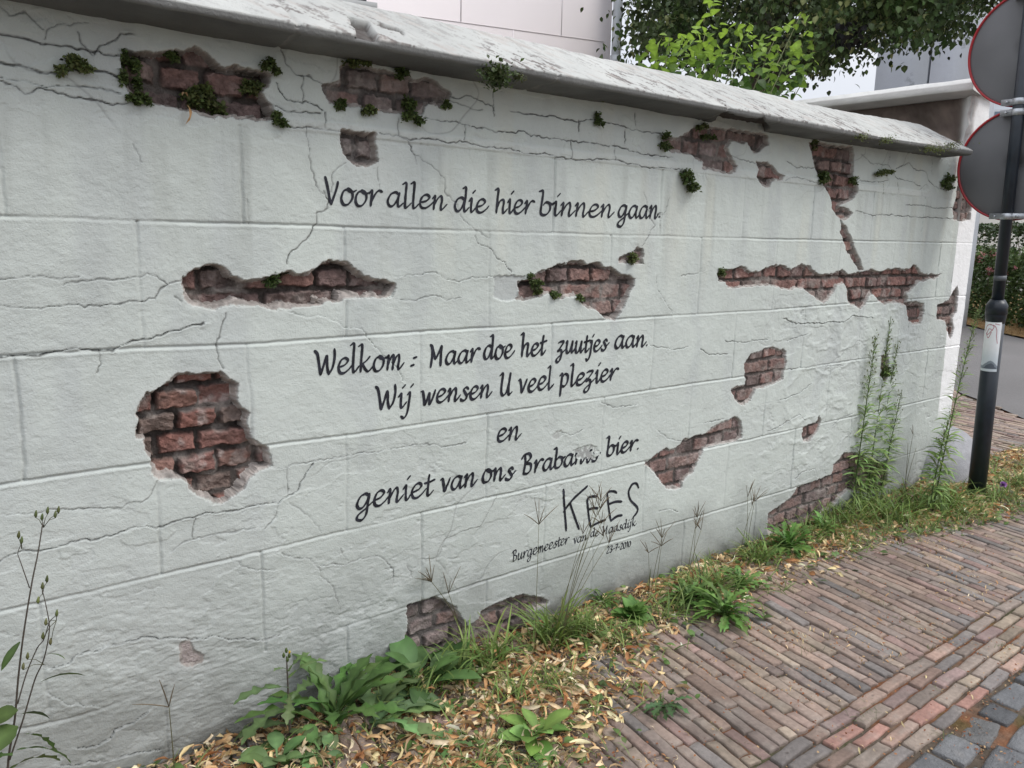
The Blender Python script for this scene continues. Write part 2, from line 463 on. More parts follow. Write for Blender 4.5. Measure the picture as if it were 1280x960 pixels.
# cracks, traced: (points, width in mm, dirt, lift of one side in mm)
CR = [
 ([(-60, 35), (0, 43), (12, 44), (25, 47), (50, 52), (80, 57), (105, 61), (125, 64), (150, 71)], 3.2, .9, 1.5),
 ([(-60, 75), (0, 79), (20, 80), (35, 85), (58, 93), (75, 90), (98, 86), (117, 89), (135, 92), (152, 98)], 4.2, .95, 2),
 ([(0, 102), (20, 108), (30, 117), (50, 110), (85, 122), (100, 123), (120, 125), (140, 129), (158, 131)], 3, .8, 1.5),
 ([(0, 96), (40, 104), (60, 110), (105, 108), (150, 116)], 2, .35, 2),
 ([(57, 47), (62, 35), (80, 31), (100, 30), (115, 30)], 1.8, .5, 1), ([(97, 42), (101, 55), (115, 66)], 1.8, .5, 1),
 ([(0, 10), (10, 20), (30, 15), (40, 25), (55, 38)], 1.8, .4, 1.5), ([(118, 65), (128, 56), (145, 50), (152, 40), (168, 44)], 2.2, .6, 1.5),
 ([(362, 160), (400, 160), (425, 164)], 2.6, .7, 1.5),
 ([(474, 166), (500, 171), (515, 174), (535, 173), (560, 179), (585, 178), (600, 183), (625, 185), (640, 187), (655, 192), (680, 192), (700, 197), (725, 200), (745, 199), (770, 199), (800, 208), (830, 210), (862, 213)], 3, .8, 2),
 ([(530, 147), (556, 151), (570, 152), (580, 156), (600, 160), (625, 164), (640, 165), (655, 165), (665, 170), (680, 172), (700, 174), (715, 178), (735, 177), (760, 183), (768, 182), (790, 190), (820, 194), (842, 197)], 3, .75, 2),
 ([(640, 138), (665, 143), (690, 146), (705, 148), (725, 152), (745, 150), (770, 155), (790, 161), (828, 168)], 3, .75, 2),
 ([(714, 198), (714, 180)], 2.4, .7, 1), ([(769, 199), (768, 183)], 2.4, .7, 1), ([(725, 165), (725, 150)], 2.4, .7, 1), ([(781, 180), (781, 162)], 2.4, .7, 1),
 ([(795, 158), (794, 140)], 2.4, .7, 1), ([(580, 176), (582, 157)], 2.4, .7, 1), ([(499, 170), (499, 148)], 2.4, .6, 1), ([(406, 158), (408, 140)], 2.2, .6, 1),
 ([(555, 122), (575, 122), (590, 120), (605, 127), (616, 132), (620, 138)], 2.4, .6, 1.5), ([(555, 123), (570, 128), (585, 133), (605, 137)], 2, .5, 1),
 ([(618, 112), (618, 130), (619, 145)], 2.4, .6, 1), ([(352, 62), (358, 80), (370, 93), (378, 95), (390, 98), (402, 105)], 2.4, .6, 1.5), ([(379, 95), (379, 125)], 2, .5, 1),
 ([(345, 105), (350, 115), (362, 125), (378, 127), (392, 130), (405, 138)], 3, .55, 3), ([(335, 130), (355, 138), (380, 140), (402, 142)], 2.6, .55, 2),
 ([(382, 160), (384, 178), (388, 200), (391, 215), (393, 232), (400, 240), (405, 243)], 2.2, .65, 1),
 ([(404, 238), (411, 252), (409, 260), (395, 267), (394, 280), (387, 294), (374, 306), (365, 315), (358, 330)], 2.4, .65, 1.2),
 ([(416, 240), (417, 215), (425, 208), (435, 204)], 1.8, .45, 1), ([(471, 208), (472, 222), (474, 238)], 2, .5, 1),
 ([(500, 172), (512, 176), (516, 192), (527, 197), (530, 204), (540, 206), (555, 222), (558, 243), (572, 256), (575, 268), (582, 277), (592, 286), (597, 290), (611, 299)], 1.9, .5, 1),
 ([(512, 176), (516, 190), (522, 205)], 1.8, .5, 1),
 ([(595, 295), (599, 305), (612, 310), (620, 322), (630, 328), (639, 340)], 2, .5, 1.5),
 ([(497, 347), (510, 344), (532, 340), (545, 341), (557, 349), (575, 352), (587, 347), (612, 345), (618, 344)], 2, .4, 2.5),
 ([(500, 376), (520, 375), (537, 369), (545, 370), (560, 376), (577, 371)], 2, .5, 2),
 ([(362, 390), (382, 395), (402, 394), (415, 401), (430, 410), (452, 412), (460, 422), (470, 435), (482, 447), (497, 462), (505, 475)], 2, .25, 2.5),
 ([(-40, 347), (0, 348), (37, 345), (75, 348), (100, 347)], 2.2, .6, 1.5), ([(82, 356), (100, 352), (132, 350), (175, 346), (185, 341), (200, 350), (212, 356), (226, 352)], 2.2, .6, 1.5),
 ([(-40, 383), (0, 384), (52, 385), (72, 382), (95, 381), (107, 384), (120, 382), (127, 384), (145, 381), (160, 377), (195, 374), (204, 362), (212, 357)], 2.2, .6, 1.5),
 ([(-40, 450), (0, 447), (40, 446), (72, 440), (97, 437), (135, 439), (155, 431), (175, 425), (197, 420), (212, 415), (232, 412), (242, 407), (255, 404)], 3.8, .75, 4),
 ([(284, 392), (277, 410), (270, 430), (272, 445), (280, 462)], 2.2, .55, 1.2), ([(220, 372), (228, 378)], 2, .4, 1),
 ([(125, 440), (126, 455), (122, 465)], 2, .4, 1.5),
 ([(-40, 706), (0, 702), (12, 694), (32, 691), (57, 687), (87, 680), (112, 674), (147, 669), (160, 664), (185, 657), (195, 660), (215, 654), (242, 645), (262, 640), (282, 641), (302, 636), (320, 632), (347, 629), (361, 619), (370, 616), (380, 597), (392, 579)], 2.6, .6, 2.5),
 ([(359, 586), (361, 617)], 2.2, .6, 1), ([(341, 584), (357, 586), (375, 579), (392, 577), (412, 574), (432, 570), (452, 567), (470, 566), (480, 561), (510, 559), (532, 554), (552, 559), (582, 555)], 2, .55, 2),
 ([(347, 630), (344, 647), (332, 660)], 1.8, .4, 1), ([(361, 627), (385, 645), (402, 665)], 1.6, .3, 1),
 ([(196, 602), (185, 624), (175, 629), (165, 626), (150, 634), (112, 635), (62, 639)], 1.8, .35, 1.5), ([(0, 645), (50, 641), (62, 639)], 1.6, .25, 1.5),
 ([(242, 646), (241, 674)], 2, .5, 1), ([(215, 690), (228, 679), (241, 674), (275, 667), (320, 660)], 1.6, .4, 1.5),
 ([(287, 697), (305, 709), (320, 713), (345, 714)], 2, .5, 2), ([(352, 692), (370, 697), (387, 700), (400, 710), (402, 720), (417, 732), (420, 745), (425, 765)], 2, .45, 2),
 ([(402, 707), (430, 706), (440, 701), (452, 697), (470, 695), (482, 700), (492, 712), (491, 730)], 2.2, .5, 2), ([(425, 685), (432, 698)], 1.6, .4, 1), ([(510, 707), (515, 722)], 2, .5, 1),
 ([(62, 836), (85, 830), (100, 819), (120, 814), (135, 807), (160, 802), (187, 797), (215, 799), (235, 800), (262, 797), (320, 800), (350, 795)], 2.4, .5, 4),
 ([(97, 935), (120, 934), (139, 925), (142, 915), (165, 905), (185, 890)], 2.6, .4, 5), ([(75, 956), (120, 955), (160, 945), (200, 938)], 2.6, .35, 4), ([(60, 870), (85, 880), (120, 885)], 2.4, .3, 4),
 ([(1077, 192), (1087, 204), (1100, 205), (1110, 206), (1113, 190)], 2.6, .6, 1.5), ([(1110, 206), (1120, 222), (1135, 226), (1150, 232)], 2.6, .6, 1.5),
 ([(1120, 210), (1135, 204), (1142, 211), (1157, 215), (1160, 225), (1168, 233), (1180, 237)], 2.8, .6, 1.5), ([(1135, 190), (1128, 207)], 2.4, .5, 1.5), ([(1165, 200), (1165, 218)], 2.4, .5, 1),
 ([(1104, 230), (1104, 243)], 2.2, .5, 1), ([(1151, 233), (1152, 245)], 2.2, .5, 1), ([(1122, 228), (1123, 240)], 2.2, .5, 1), ([(1075, 225), (1090, 228), (1110, 226)], 2.4, .5, 1),
 ([(1070, 264), (1092, 269), (1120, 269), (1147, 272), (1175, 272), (1192, 274)], 3, .7, 1.5), ([(1132, 256), (1155, 257), (1170, 260), (1190, 260)], 2.6, .6, 1.5),
 ([(1050, 268), (1054, 285), (1059, 299), (1066, 310), (1070, 322), (1074, 329), (1075, 339)], 11, 1, 3),
 ([(1077, 340), (1082, 352), (1086, 362), (1090, 369)], 5, .3, 2),
 ([(985, 202), (997, 210), (1020, 210)], 2.2, .55, 1), ([(982, 225), (997, 221), (1012, 226), (1030, 232)], 2.2, .55, 1), ([(915, 195), (930, 200), (946, 204)], 2.2, .5, 1),
 ([(804, 240), (809, 255), (812, 272), (819, 281), (810, 295), (802, 306)], 1.8, .5, 1), ([(837, 245), (832, 262), (825, 277), (825, 292)], 1.8, .3, 1.5),
 ([(820, 345), (822, 362), (831, 377), (840, 392)], 1.8, .3, 3), ([(852, 345), (870, 342), (880, 338)], 1.8, .35, 1),
 ([(812, 432), (840, 437), (860, 434)], 2, .35, 1.5), ([(875, 436), (886, 444), (910, 443)], 2.4, .5, 2), ([(906, 426), (927, 429), (940, 426), (960, 425)], 2.2, .5, 1.5),
 ([(822, 539), (835, 547), (852, 552)], 2, .4, 2), ([(752, 502), (767, 509), (795, 507)], 2, .45, 2), ([(880, 529), (892, 527), (905, 524)], 2, .45, 2),
 ([(1090, 397), (1067, 395), (1055, 402), (1042, 402), (1025, 404), (997, 404), (980, 398)], 2.6, .45, 3), ([(985, 426), (997, 422), (1010, 417)], 2, .4, 2), ([(984, 462), (1020, 458), (1055, 457)], 2, .35, 2),
 ([(1042, 532), (1052, 522), (1065, 517)], 2.4, .4, 2.5), ([(960, 540), (985, 527), (1000, 518), (1007, 525)], 2.4, .45, 2.5), ([(975, 500), (1000, 492), (1015, 480)], 2.2, .4, 2.5),
 ([(824, 640), (837, 635), (847, 640)], 2.6, .55, 2), ([(622, 620), (612, 640), (602, 657), (580, 665), (555, 674), (545, 697), (527, 699)], 1.6, .35, 1.5),
 ([(995, 600), (1002, 590), (1018, 586), (1022, 597)], 2.6, .5, 3), ([(700, 540), (715, 545), (728, 538)], 2, .5, 2),
 ([(310, 250), (312, 280)], 1.6, .3, 1), ([(168, 180), (173, 192), (178, 202)], 1.6, .4, 1),
]
for pts, wmm, dirt, lift in CR:
    P = wl(pts)
    nearf = .84 if P[:, 0].mean() < 1.3 and P[:, 1].mean() < 1.66 else 1.0
    wmm = wmm * nearf if wmm < 9 else wmm; dirt = dirt * nearf; lift = lift * .8
    wd = wmm * .001
    sl = window(P.min(0), P.max(0), .045)
    px, pz = WX[sl], WZ[sl]
    if px.size == 0: continue
    D = np.full(px.shape, 9.); S = np.zeros(px.shape)
    for a, b in zip(P[:-1], P[1:]):
        d, s = segd(px, pz, a, b)
        m = d < D
        D[m] = d[m]; S[m] = s[m]
    vary = .6 + .4 * vnoise(px, pz, .06, 400)
    wdl = np.maximum(wd * .50, .0015) * (.72 + .5 * vary)
    t = np.clip(1.2 - D / (wdl * 1.25), 0, 1) * np.clip(.95 + .6 * vnoise(px, pz, .04, 401), .3, 1)
    H[sl] -= t * (.0022 + wd * 1.1) * min(1, wmm / 2.2)
    H[sl] += np.where(S > 0, 1, -.35) * lift * .0009 * np.exp(-D / .011)
    C[sl] = lerp3(C[sl], (.06, .056, .052), np.clip(t * 1.5, 0, 1) * min(1, dirt * 1.35) * np.clip(.6 + .5 * vary, 0, 1))
    C[sl] = lerp3(C[sl], (.36, .37, .36), .25 * dirt * np.exp(-D / .007))

# places where the render has fallen off: (polygon, depth of the brick face mm, soft lower rim mm, redness, greyness)
HOLES = [
 ([(151, 58), (166, 60), (186, 62), (200, 65), (222, 61), (243, 59), (252, 62), (262, 70), (272, 78), (282, 83), (292, 82), (305, 86), (318, 88), (332, 87), (340, 92), (338, 110), (330, 117), (336, 124), (342, 140), (355, 146), (345, 151), (318, 149), (290, 147), (265, 145), (240, 143), (225, 141), (210, 136), (195, 132), (172, 128), (160, 115), (153, 100), (152, 75)], 42, 8, .15, .0),
 ([(425, 86), (432, 78), (470, 84), (500, 92), (530, 97), (545, 102), (558, 110), (568, 117), (562, 122), (560, 130), (552, 134), (535, 132), (528, 142), (520, 146), (505, 144), (490, 142), (470, 137), (450, 134), (430, 135), (412, 130), (405, 115), (402, 105), (412, 104), (425, 100)], 17, 10, .1, .45),
 ([(424, 162), (440, 161), (456, 165), (472, 165), (474, 200), (460, 206), (449, 210), (440, 205), (430, 190), (426, 180)], 34, 10, .0, .7),
 ([(228, 348), (245, 335), (258, 331), (270, 329), (282, 333), (290, 342), (300, 346), (330, 348), (345, 346), (358, 340), (370, 341), (390, 336), (400, 329), (408, 326), (420, 325), (432, 328), (442, 334), (452, 341), (465, 349), (480, 352), (495, 354), (492, 372), (470, 374), (430, 376), (410, 378), (400, 385), (385, 386), (365, 384), (345, 388), (325, 384), (285, 384), (262, 386), (245, 383), (234, 377), (230, 370)], 40, 26, .35, .0),
 ([(648, 352), (660, 348), (672, 342), (682, 337), (695, 331), (710, 328), (725, 325), (735, 330), (748, 328), (757, 333), (775, 342), (788, 343), (796, 347), (794, 355), (786, 372), (776, 392), (768, 402), (760, 400), (752, 393), (745, 388), (735, 387), (728, 378), (722, 370), (710, 371), (698, 374), (692, 371), (686, 367), (676, 371), (660, 376), (645, 376), (650, 365)], 26, 14, .25, .15),
 ([(772, 322), (780, 317), (790, 316), (796, 309), (803, 311), (806, 320), (803, 325), (806, 331), (790, 329), (774, 328)], 24, 8, .1, .2),
 ([(895, 342), (902, 335), (912, 335), (925, 333), (940, 338), (950, 340), (957, 336), (968, 332), (980, 332), (990, 336), (1002, 330), (1012, 332), (1020, 340), (1028, 344), (1045, 341), (1053, 337), (1063, 343), (1075, 340), (1088, 336), (1098, 339), (1107, 337), (1120, 334), (1135, 336), (1140, 331), (1148, 334), (1152, 340), (1160, 342), (1178, 343), (1172, 348), (1160, 350), (1148, 353), (1140, 362), (1134, 368), (1135, 378), (1145, 377), (1155, 380), (1156, 390), (1152, 405), (1145, 406), (1136, 403), (1135, 392), (1133, 382), (1115, 378), (1105, 381), (1098, 376), (1090, 366), (1086, 372), (1082, 382), (1075, 388), (1068, 383), (1061, 378), (1060, 368), (1058, 358), (1055, 353), (1048, 356), (1042, 367), (1036, 375), (1030, 380), (1022, 374), (1012, 366), (1003, 360), (990, 363), (975, 360), (960, 357), (930, 360), (910, 360), (906, 353), (897, 350)], 26, 8, .5, .0),
 ([(828, 170), (838, 170), (850, 172), (858, 168), (868, 160), (880, 156), (895, 158), (910, 160), (935, 164), (960, 168), (962, 180), (955, 185), (948, 192), (940, 188), (935, 180), (925, 178), (915, 178), (910, 185), (916, 195), (924, 208), (920, 216), (905, 217), (890, 214), (878, 211), (880, 203), (870, 200), (865, 195), (850, 192), (838, 190), (832, 186)], 24, 8, .3, .2),
 ([(946, 202), (955, 202), (964, 207), (972, 214), (982, 221), (978, 225), (968, 226), (962, 235), (952, 232), (946, 222), (950, 212)], 30, 8, .2, .0),
 ([(1012, 178), (1022, 176), (1035, 180), (1050, 182), (1066, 182), (1068, 195), (1067, 220), (1072, 232), (1074, 240), (1068, 248), (1058, 253), (1050, 258), (1060, 260), (1066, 265), (1062, 272), (1054, 276), (1046, 270), (1041, 262), (1040, 250), (1035, 238), (1025, 225), (1020, 210), (1016, 195)], 28, 6, .3, .05),
 ([(1200, 215), (1212, 222), (1215, 250), (1213, 275), (1203, 278), (1192, 275), (1191, 260), (1195, 245), (1197, 225)], 30, 8, .1, .3),
 ([(1172, 382), (1186, 375), (1191, 365), (1197, 356), (1198, 365), (1197, 378), (1196, 390), (1191, 400), (1193, 412), (1188, 425), (1183, 412), (1182, 402), (1171, 400)], 26, 8, .3, .05),
 ([(930, 455), (939, 442), (950, 438), (957, 433), (970, 435), (984, 438), (983, 455), (980, 475), (968, 480), (955, 486), (946, 486), (940, 496), (935, 506), (928, 508), (918, 500), (914, 488), (922, 482), (932, 480), (931, 470)], 18, 10, .35, .1),
 ([(805, 580), (829, 561), (840, 561), (852, 555), (855, 549), (882, 541), (890, 534), (910, 525), (922, 521), (927, 526), (929, 547), (922, 551), (880, 560), (875, 575), (866, 592), (855, 602), (852, 610), (835, 611), (825, 602), (817, 590), (812, 585)], 16, 12, .25, .15),
 ([(1003, 535), (1010, 531), (1020, 528), (1024, 519), (1027, 528), (1025, 535), (1018, 545), (1010, 553), (1005, 553), (1003, 545)], 16, 8, .3, .1),
 ([(960, 641), (967, 637), (980, 630), (993, 618), (997, 609), (1022, 600), (1040, 592), (1042, 580), (1056, 567), (1070, 565), (1085, 572), (1100, 577), (1109, 577), (1109, 607), (1100, 615), (1067, 615), (1062, 612), (1050, 622), (1042, 632), (1032, 640), (1010, 665), (985, 675), (960, 665)], 26, 8, .1, .25),
 ([(210, 479), (225, 469), (250, 466), (277, 462), (284, 470), (291, 477), (297, 480), (296, 500), (304, 511), (311, 515), (310, 527), (320, 550), (335, 560), (341, 572), (340, 584), (325, 587), (318, 592), (310, 600), (305, 612), (287, 627), (270, 631), (257, 625), (239, 615), (236, 602), (225, 596), (200, 602), (187, 592), (186, 572), (179, 565), (180, 547), (170, 544), (172, 530), (170, 521), (175, 507), (185, 494), (200, 485)], 44, 18, .85, .0),
 ([(509, 757), (527, 751), (545, 745), (557, 749), (570, 760), (577, 770), (585, 781), (599, 772), (606, 762), (620, 754), (630, 751), (655, 744), (670, 747), (687, 750), (685, 757), (668, 764), (665, 800), (655, 815), (620, 830), (575, 845), (545, 840), (520, 830), (508, 808)], 24, 10, .0, .45),
 ([(222, 808), (228, 802), (237, 800), (242, 810), (256, 818), (259, 824), (248, 831), (232, 835), (226, 830)], 5, 4, .0, 1.2),
]
# a slit behind the tall weed on the right, hidden in part by it
HOLES.append(([(1102, 445), (1108, 440), (1112, 452), (1110, 470), (1106, 478), (1101, 470)], 26, 6, .1, .2))
HOLES.append(([(1051, 278), (1057, 281), (1061, 292), (1068, 305), (1074, 320), (1080, 338), (1073, 339), (1067, 329), (1062, 318), (1056, 306), (1051, 294)], 34, 5, .15, .05))
HID = np.zeros((NZ, NX), int); SD = np.full((NZ, NX), 9.0); DEP = np.zeros((NZ, NX)); RIM = np.full((NZ, NX), .004); RED = np.zeros((NZ, NX)); GRY = np.zeros((NZ, NX))
HX = X + .008 * fbm(X, Z, .05, 301, 2) + .0062 * fbm(X, Z, .016, 302, 3, .7)
HZ = Z + .008 * fbm(X, Z, .05, 303, 2) + .0062 * fbm(X, Z, .016, 304, 3, .7)
for hi, (pts, dep, rim, red, gry) in enumerate(HOLES):
    P = wl(pts); n = len(P)
    dep = dep * (.55 if P[:, 0].mean() > 1.9 else .72)
    sl = window(P.min(0), P.max(0), .05)
    px, pz = HX[sl], HZ[sl]
    D = np.full(px.shape, 9.); ins = np.zeros(px.shape, bool)
    for i in range(n):
        a, b = P[i], P[(i + 1) % n]
        d, _ = segd(px, pz, a, b)
        D = np.minimum(D, d)
        c = ((a[1] > pz) != (b[1] > pz)) & (px < (b[0] - a[0]) * (pz - a[1]) / (b[1] - a[1] + 1e-12) + a[0])
        ins ^= c
    D = np.where(ins, -D, D)
    m = D < SD[sl]
    SD[sl] = np.where(m, D, SD[sl])
    for A, v in ((HID, hi), (DEP, dep * .001), (RED, red), (GRY, gry)):
        A[sl] = np.where(m, v, A[sl])
    zc = P[:, 1].mean(); hz = max(.02, np.ptp(P[:, 1]) / 2)
    low = sstep(.1, -.6, (pz - zc) / hz)
    r = .0062 + rim * .0011 * (.15 + .85 * low) * np.clip(.30 + 1.1 * fbm(px, pz, .035, 310, 3), .0, 1.2)
    RIM[sl] = np.where(m, r, RIM[sl])

# brickwork behind the render
COURSE = .0605
BZ = (WZ - Z_BASE + .002 * fbm(X, Z, .2, 320, 2)) / COURSE
row = np.floor(BZ).astype(int); vz = (BZ - row) * COURSE
stre = (row % 2 == 0)
blen = np.where(stre, .212, .106)
off = np.where(stre, 0.05, .103) + .02 * np.sin(row * 12.9898)
BX = (WX + off) / blen
cl = np.floor(BX).astype(int); vx = (BX - cl) * blen


split = (rnd(row, cl, 9) < .3) & stre
vx = np.where(split, vx % .106, vx); bl2 = np.where(split, .106, blen); cl2 = cl * 2 + np.where(split & ((BX - cl) > .5), 1, 0)
ed = np.minimum(np.minimum(vx, bl2 - vx), np.minimum(vz, COURSE - vz))
ed = ed + .0045 * fbm(X, Z, .026, 325, 4, .6) - .0016
r1, r2, r3, r4 = [rnd(row, cl2, k) for k in (1, 2, 3, 4)]
prof = sstep(.0025, .0095, ed)
brk = .020 * (r1 - .55) + (vx / bl2 - .5) * .018 * (r2 - .5) + (vz / COURSE - .5) * .022 * (r3 - .42) + .0085 * fbm(X, Z, .045, 326, 4, .6) + .0032 * fbm(X + Z, Z, .012, 327, 3) - .010 * sstep(.15, .5, fbm(X, Z, .07, 335, 3))
mort = -.019 + .008 * fbm(X, Z, .04, 328, 3) + .012 * sstep(.1, .5, fbm(X, Z, .09, 336, 2))
scale_d = np.clip(DEP / .026, .3, 1.2)
HB = -DEP + (brk * prof + mort * (1 - prof)) * scale_d
chip = (GRY > 1.0)
HB = np.where(chip, -DEP + .002 * fbm(X, Z, .012, 329, 3), HB)
pal = np.array([(.230, .150, .134), (.265, .158, .138), (.200, .142, .134), (.245, .178, .158), (.165, .120, .114), (.275, .162, .134)])
redp = np.array([(.285, .130, .103), (.255, .120, .098), (.225, .128, .110), (.300, .155, .120), (.225, .165, .138), (.265, .118, .094)])
ki = np.clip((r4 * 6).astype(int), 0, 5)
CB = pal[ki] * (1 - RED[..., None]) + redp[ki] * RED[..., None]
CB = CB * (1 + .45 * fbm(X, Z, .045, 330, 4, .65))[..., None]
CB = lerp3(CB, (.30, .265, .250), np.clip(GRY + .15, 0, .8) * (.5 + .5 * sstep(-.3, .3, fbm(X, Z, .05, 332, 3))))
CB = lerp3(CB, (.52, .45, .42), .7 * sstep(.18, .5, fbm(X, Z, .05, 331, 4)) * np.clip(RED * .9 + GRY * .4 + .15, 0, 1))
CB = lerp3(CB, (.07, .058, .052), .55 * sstep(.15, .55, fbm(X, Z, .06, 338, 4)))
mc = np.stack([.095 + .10 * GRY, .080 + .10 * GRY, .072 + .10 * GRY], -1)
mc = lerp3(mc, (.27, .24, .22), .7 * sstep(.1, .45, fbm(X, Z, .09, 336, 2)))
CB = CB * prof[..., None] + mc * (1 - prof)[..., None]
CB = lerp3(CB, (.36, .32, .29), .55 * sstep(.22, .5, fbm(X, Z * 1.4, .08, 339, 4)))
CB = np.where(chip[..., None], np.array([.40, .345, .33]) * (1 + .35 * fbm(X, Z, .02, 334, 3))[..., None], CB)
# smoothed-over patch of other render left of the middle gap, scraped spots through the lettering
for pts, dep, colr, mixv in (([(616, 346), (640, 343), (658, 345), (652, 358), (647, 374), (632, 379), (618, 374)], .005, (.43, .45, .44), .75),
                             ([(717, 563), (724, 557), (737, 556), (748, 560), (750, 566), (742, 569), (748, 574), (735, 576), (722, 574)], .003, (.30, .30, .29), .85),
                             ([(689, 545), (695, 538), (702, 538), (705, 545), (699, 550), (692, 550)], .002, (.40, .40, .38), .6),
                             ([(820, 266), (828, 264), (829, 269), (823, 272)], .003, (.2, .2, .19), .5)):
    P = wl(pts); sl = window(P.min(0), P.max(0), .03); px, pz = HX[sl], HZ[sl]; D = np.full(px.shape, 9.); ins = np.zeros(px.shape, bool); n = len(P)
    for i in range(n):
        a, b = P[i], P[(i + 1) % n]
        d, _ = segd(px, pz, a, b); D = np.minimum(D, d)
        ins ^= ((a[1] > pz) != (b[1] > pz)) & (px < (b[0] - a[0]) * (pz - a[1]) / (b[1] - a[1] + 1e-12) + a[0])
    k = np.where(ins, sstep(0, .004, D), 0)
    H[sl] -= dep * k
    if mixv > .8 or mixv <= .6: k = k * sstep(-.3, .1, fbm(px, pz, .012, 340, 2))
    C[sl] = lerp3(C[sl], colr, mixv * k)
# the white painted end of the wall
zz = np.array([0.314, .608, 1.447, 1.552, 1.95]); xb = np.array([4.752, 4.744, 4.714, 4.712, 4.705])
edge_x = np.interp(Z, zz, xb)
white = sstep(-.004, .004, X - edge_x + .003 * vnoise(X, Z, .05, 350))
C = lerp3(C, (.93, .93, .925), white * sstep(.35, .5, Z + .05 * vnoise(X, Z, .1, 351)))
PLAIN_H = H.copy()
t = np.clip(-SD / RIM, 0, 1)
RIM2 = np.where(GRY > 1, .002, RIM)
ledge = np.maximum(-.0085 + .0045 * fbm(X, Z, .018, 354, 3) - .004 * t, HB)
ka_ = sstep(0, .0022, -SD); kb_ = sstep(RIM2 - .0030, RIM2, -SD)
HE = (H * (1 - ka_) + ledge * ka_) * (1 - kb_) + HB * kb_
H = np.where(SD < 0, HE, H + np.where(SD < .03, .0022 * np.exp(-np.maximum(SD, 0) / .008) * fbm(X, Z, .04, 352, 2), 0))
rimc = np.array([.36, .325, .30]) * (1 + .55 * fbm(X, Z, .016, 353, 3))[..., None]
C = np.where((SD < 0)[..., None], lerp3(C, rimc, sstep(0, .25, t)), C)
C = lerp3(C, (.56, .56, .54), .35 * np.where(SD > 0, np.exp(-np.maximum(SD, 0) / .006), 0))
isb = (t >= 1)
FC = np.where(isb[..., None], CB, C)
V = np.stack([X, -H, Z], -1).reshape(-1, 3)
idx = np.arange(NX * NZ).reshape(NZ, NX)
Q = np.stack([idx[:-1, :-1], idx[:-1, 1:], idx[1:, 1:], idx[1:, :-1]], -1)
fb = isb[:-1, :-1] & isb[:-1, 1:] & isb[1:, 1:] & isb[1:, :-1]
wall = thing('garden_wall', 'long pale grey-green plastered wall with painted Dutch verse and patches of bare brick', 'wall')


def submesh(name, Qs, cols, mat):
    u, inv = np.unique(Qs.ravel(), return_inverse=True)
    o = link(name, fast_mesh(name, V[u], inv.reshape(-1, 4), cols.reshape(-1, 3)[u]), mat, wall)
    h = H.ravel()[Qs]
    o.data.polygons.foreach_set('use_smooth', (h.max(1) - h.min(1)) < .0038)
    return o


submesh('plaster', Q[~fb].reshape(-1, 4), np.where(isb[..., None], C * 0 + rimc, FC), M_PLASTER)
fh = HID[:-1, :-1]
for hi in range(len(HOLES)):
    k = fb & (fh == hi)
    if k.sum() > 3: submesh('bare_brickwork' if HOLES[hi][4] < 1 else 'chipped_spot', Q[k].reshape(-1, 4), FC, M_BRICK)
core = MB(); core.box((-2.6, .075, -.06), (4.70, .30, 1.93), (.5, .52, .5)); core.box((-2.62, -.001, -.06), (-2.601, .30, 1.93), (.55, .57, .55))
core.build('wall_core', M_PLASTER, wall, False)


def hsample(x, z):
    i = np.clip(np.searchsorted(xs, x) - 1, 0, NX - 2); k = np.clip(((z - zs[0]) / DZ).astype(int), 0, NZ - 2)
    fx = np.clip((x - xs[i]) / (xs[i + 1] - xs[i]), 0, 1); fz = np.clip((z - zs[k]) / DZ, 0, 1)
    return (H[k, i] * (1 - fx) + H[k, i + 1] * fx) * (1 - fz) + (H[k + 1, i] * (1 - fx) + H[k + 1, i + 1] * fx) * fz


# ------------------------------------------------------------------ the coping
CEND = 4.40


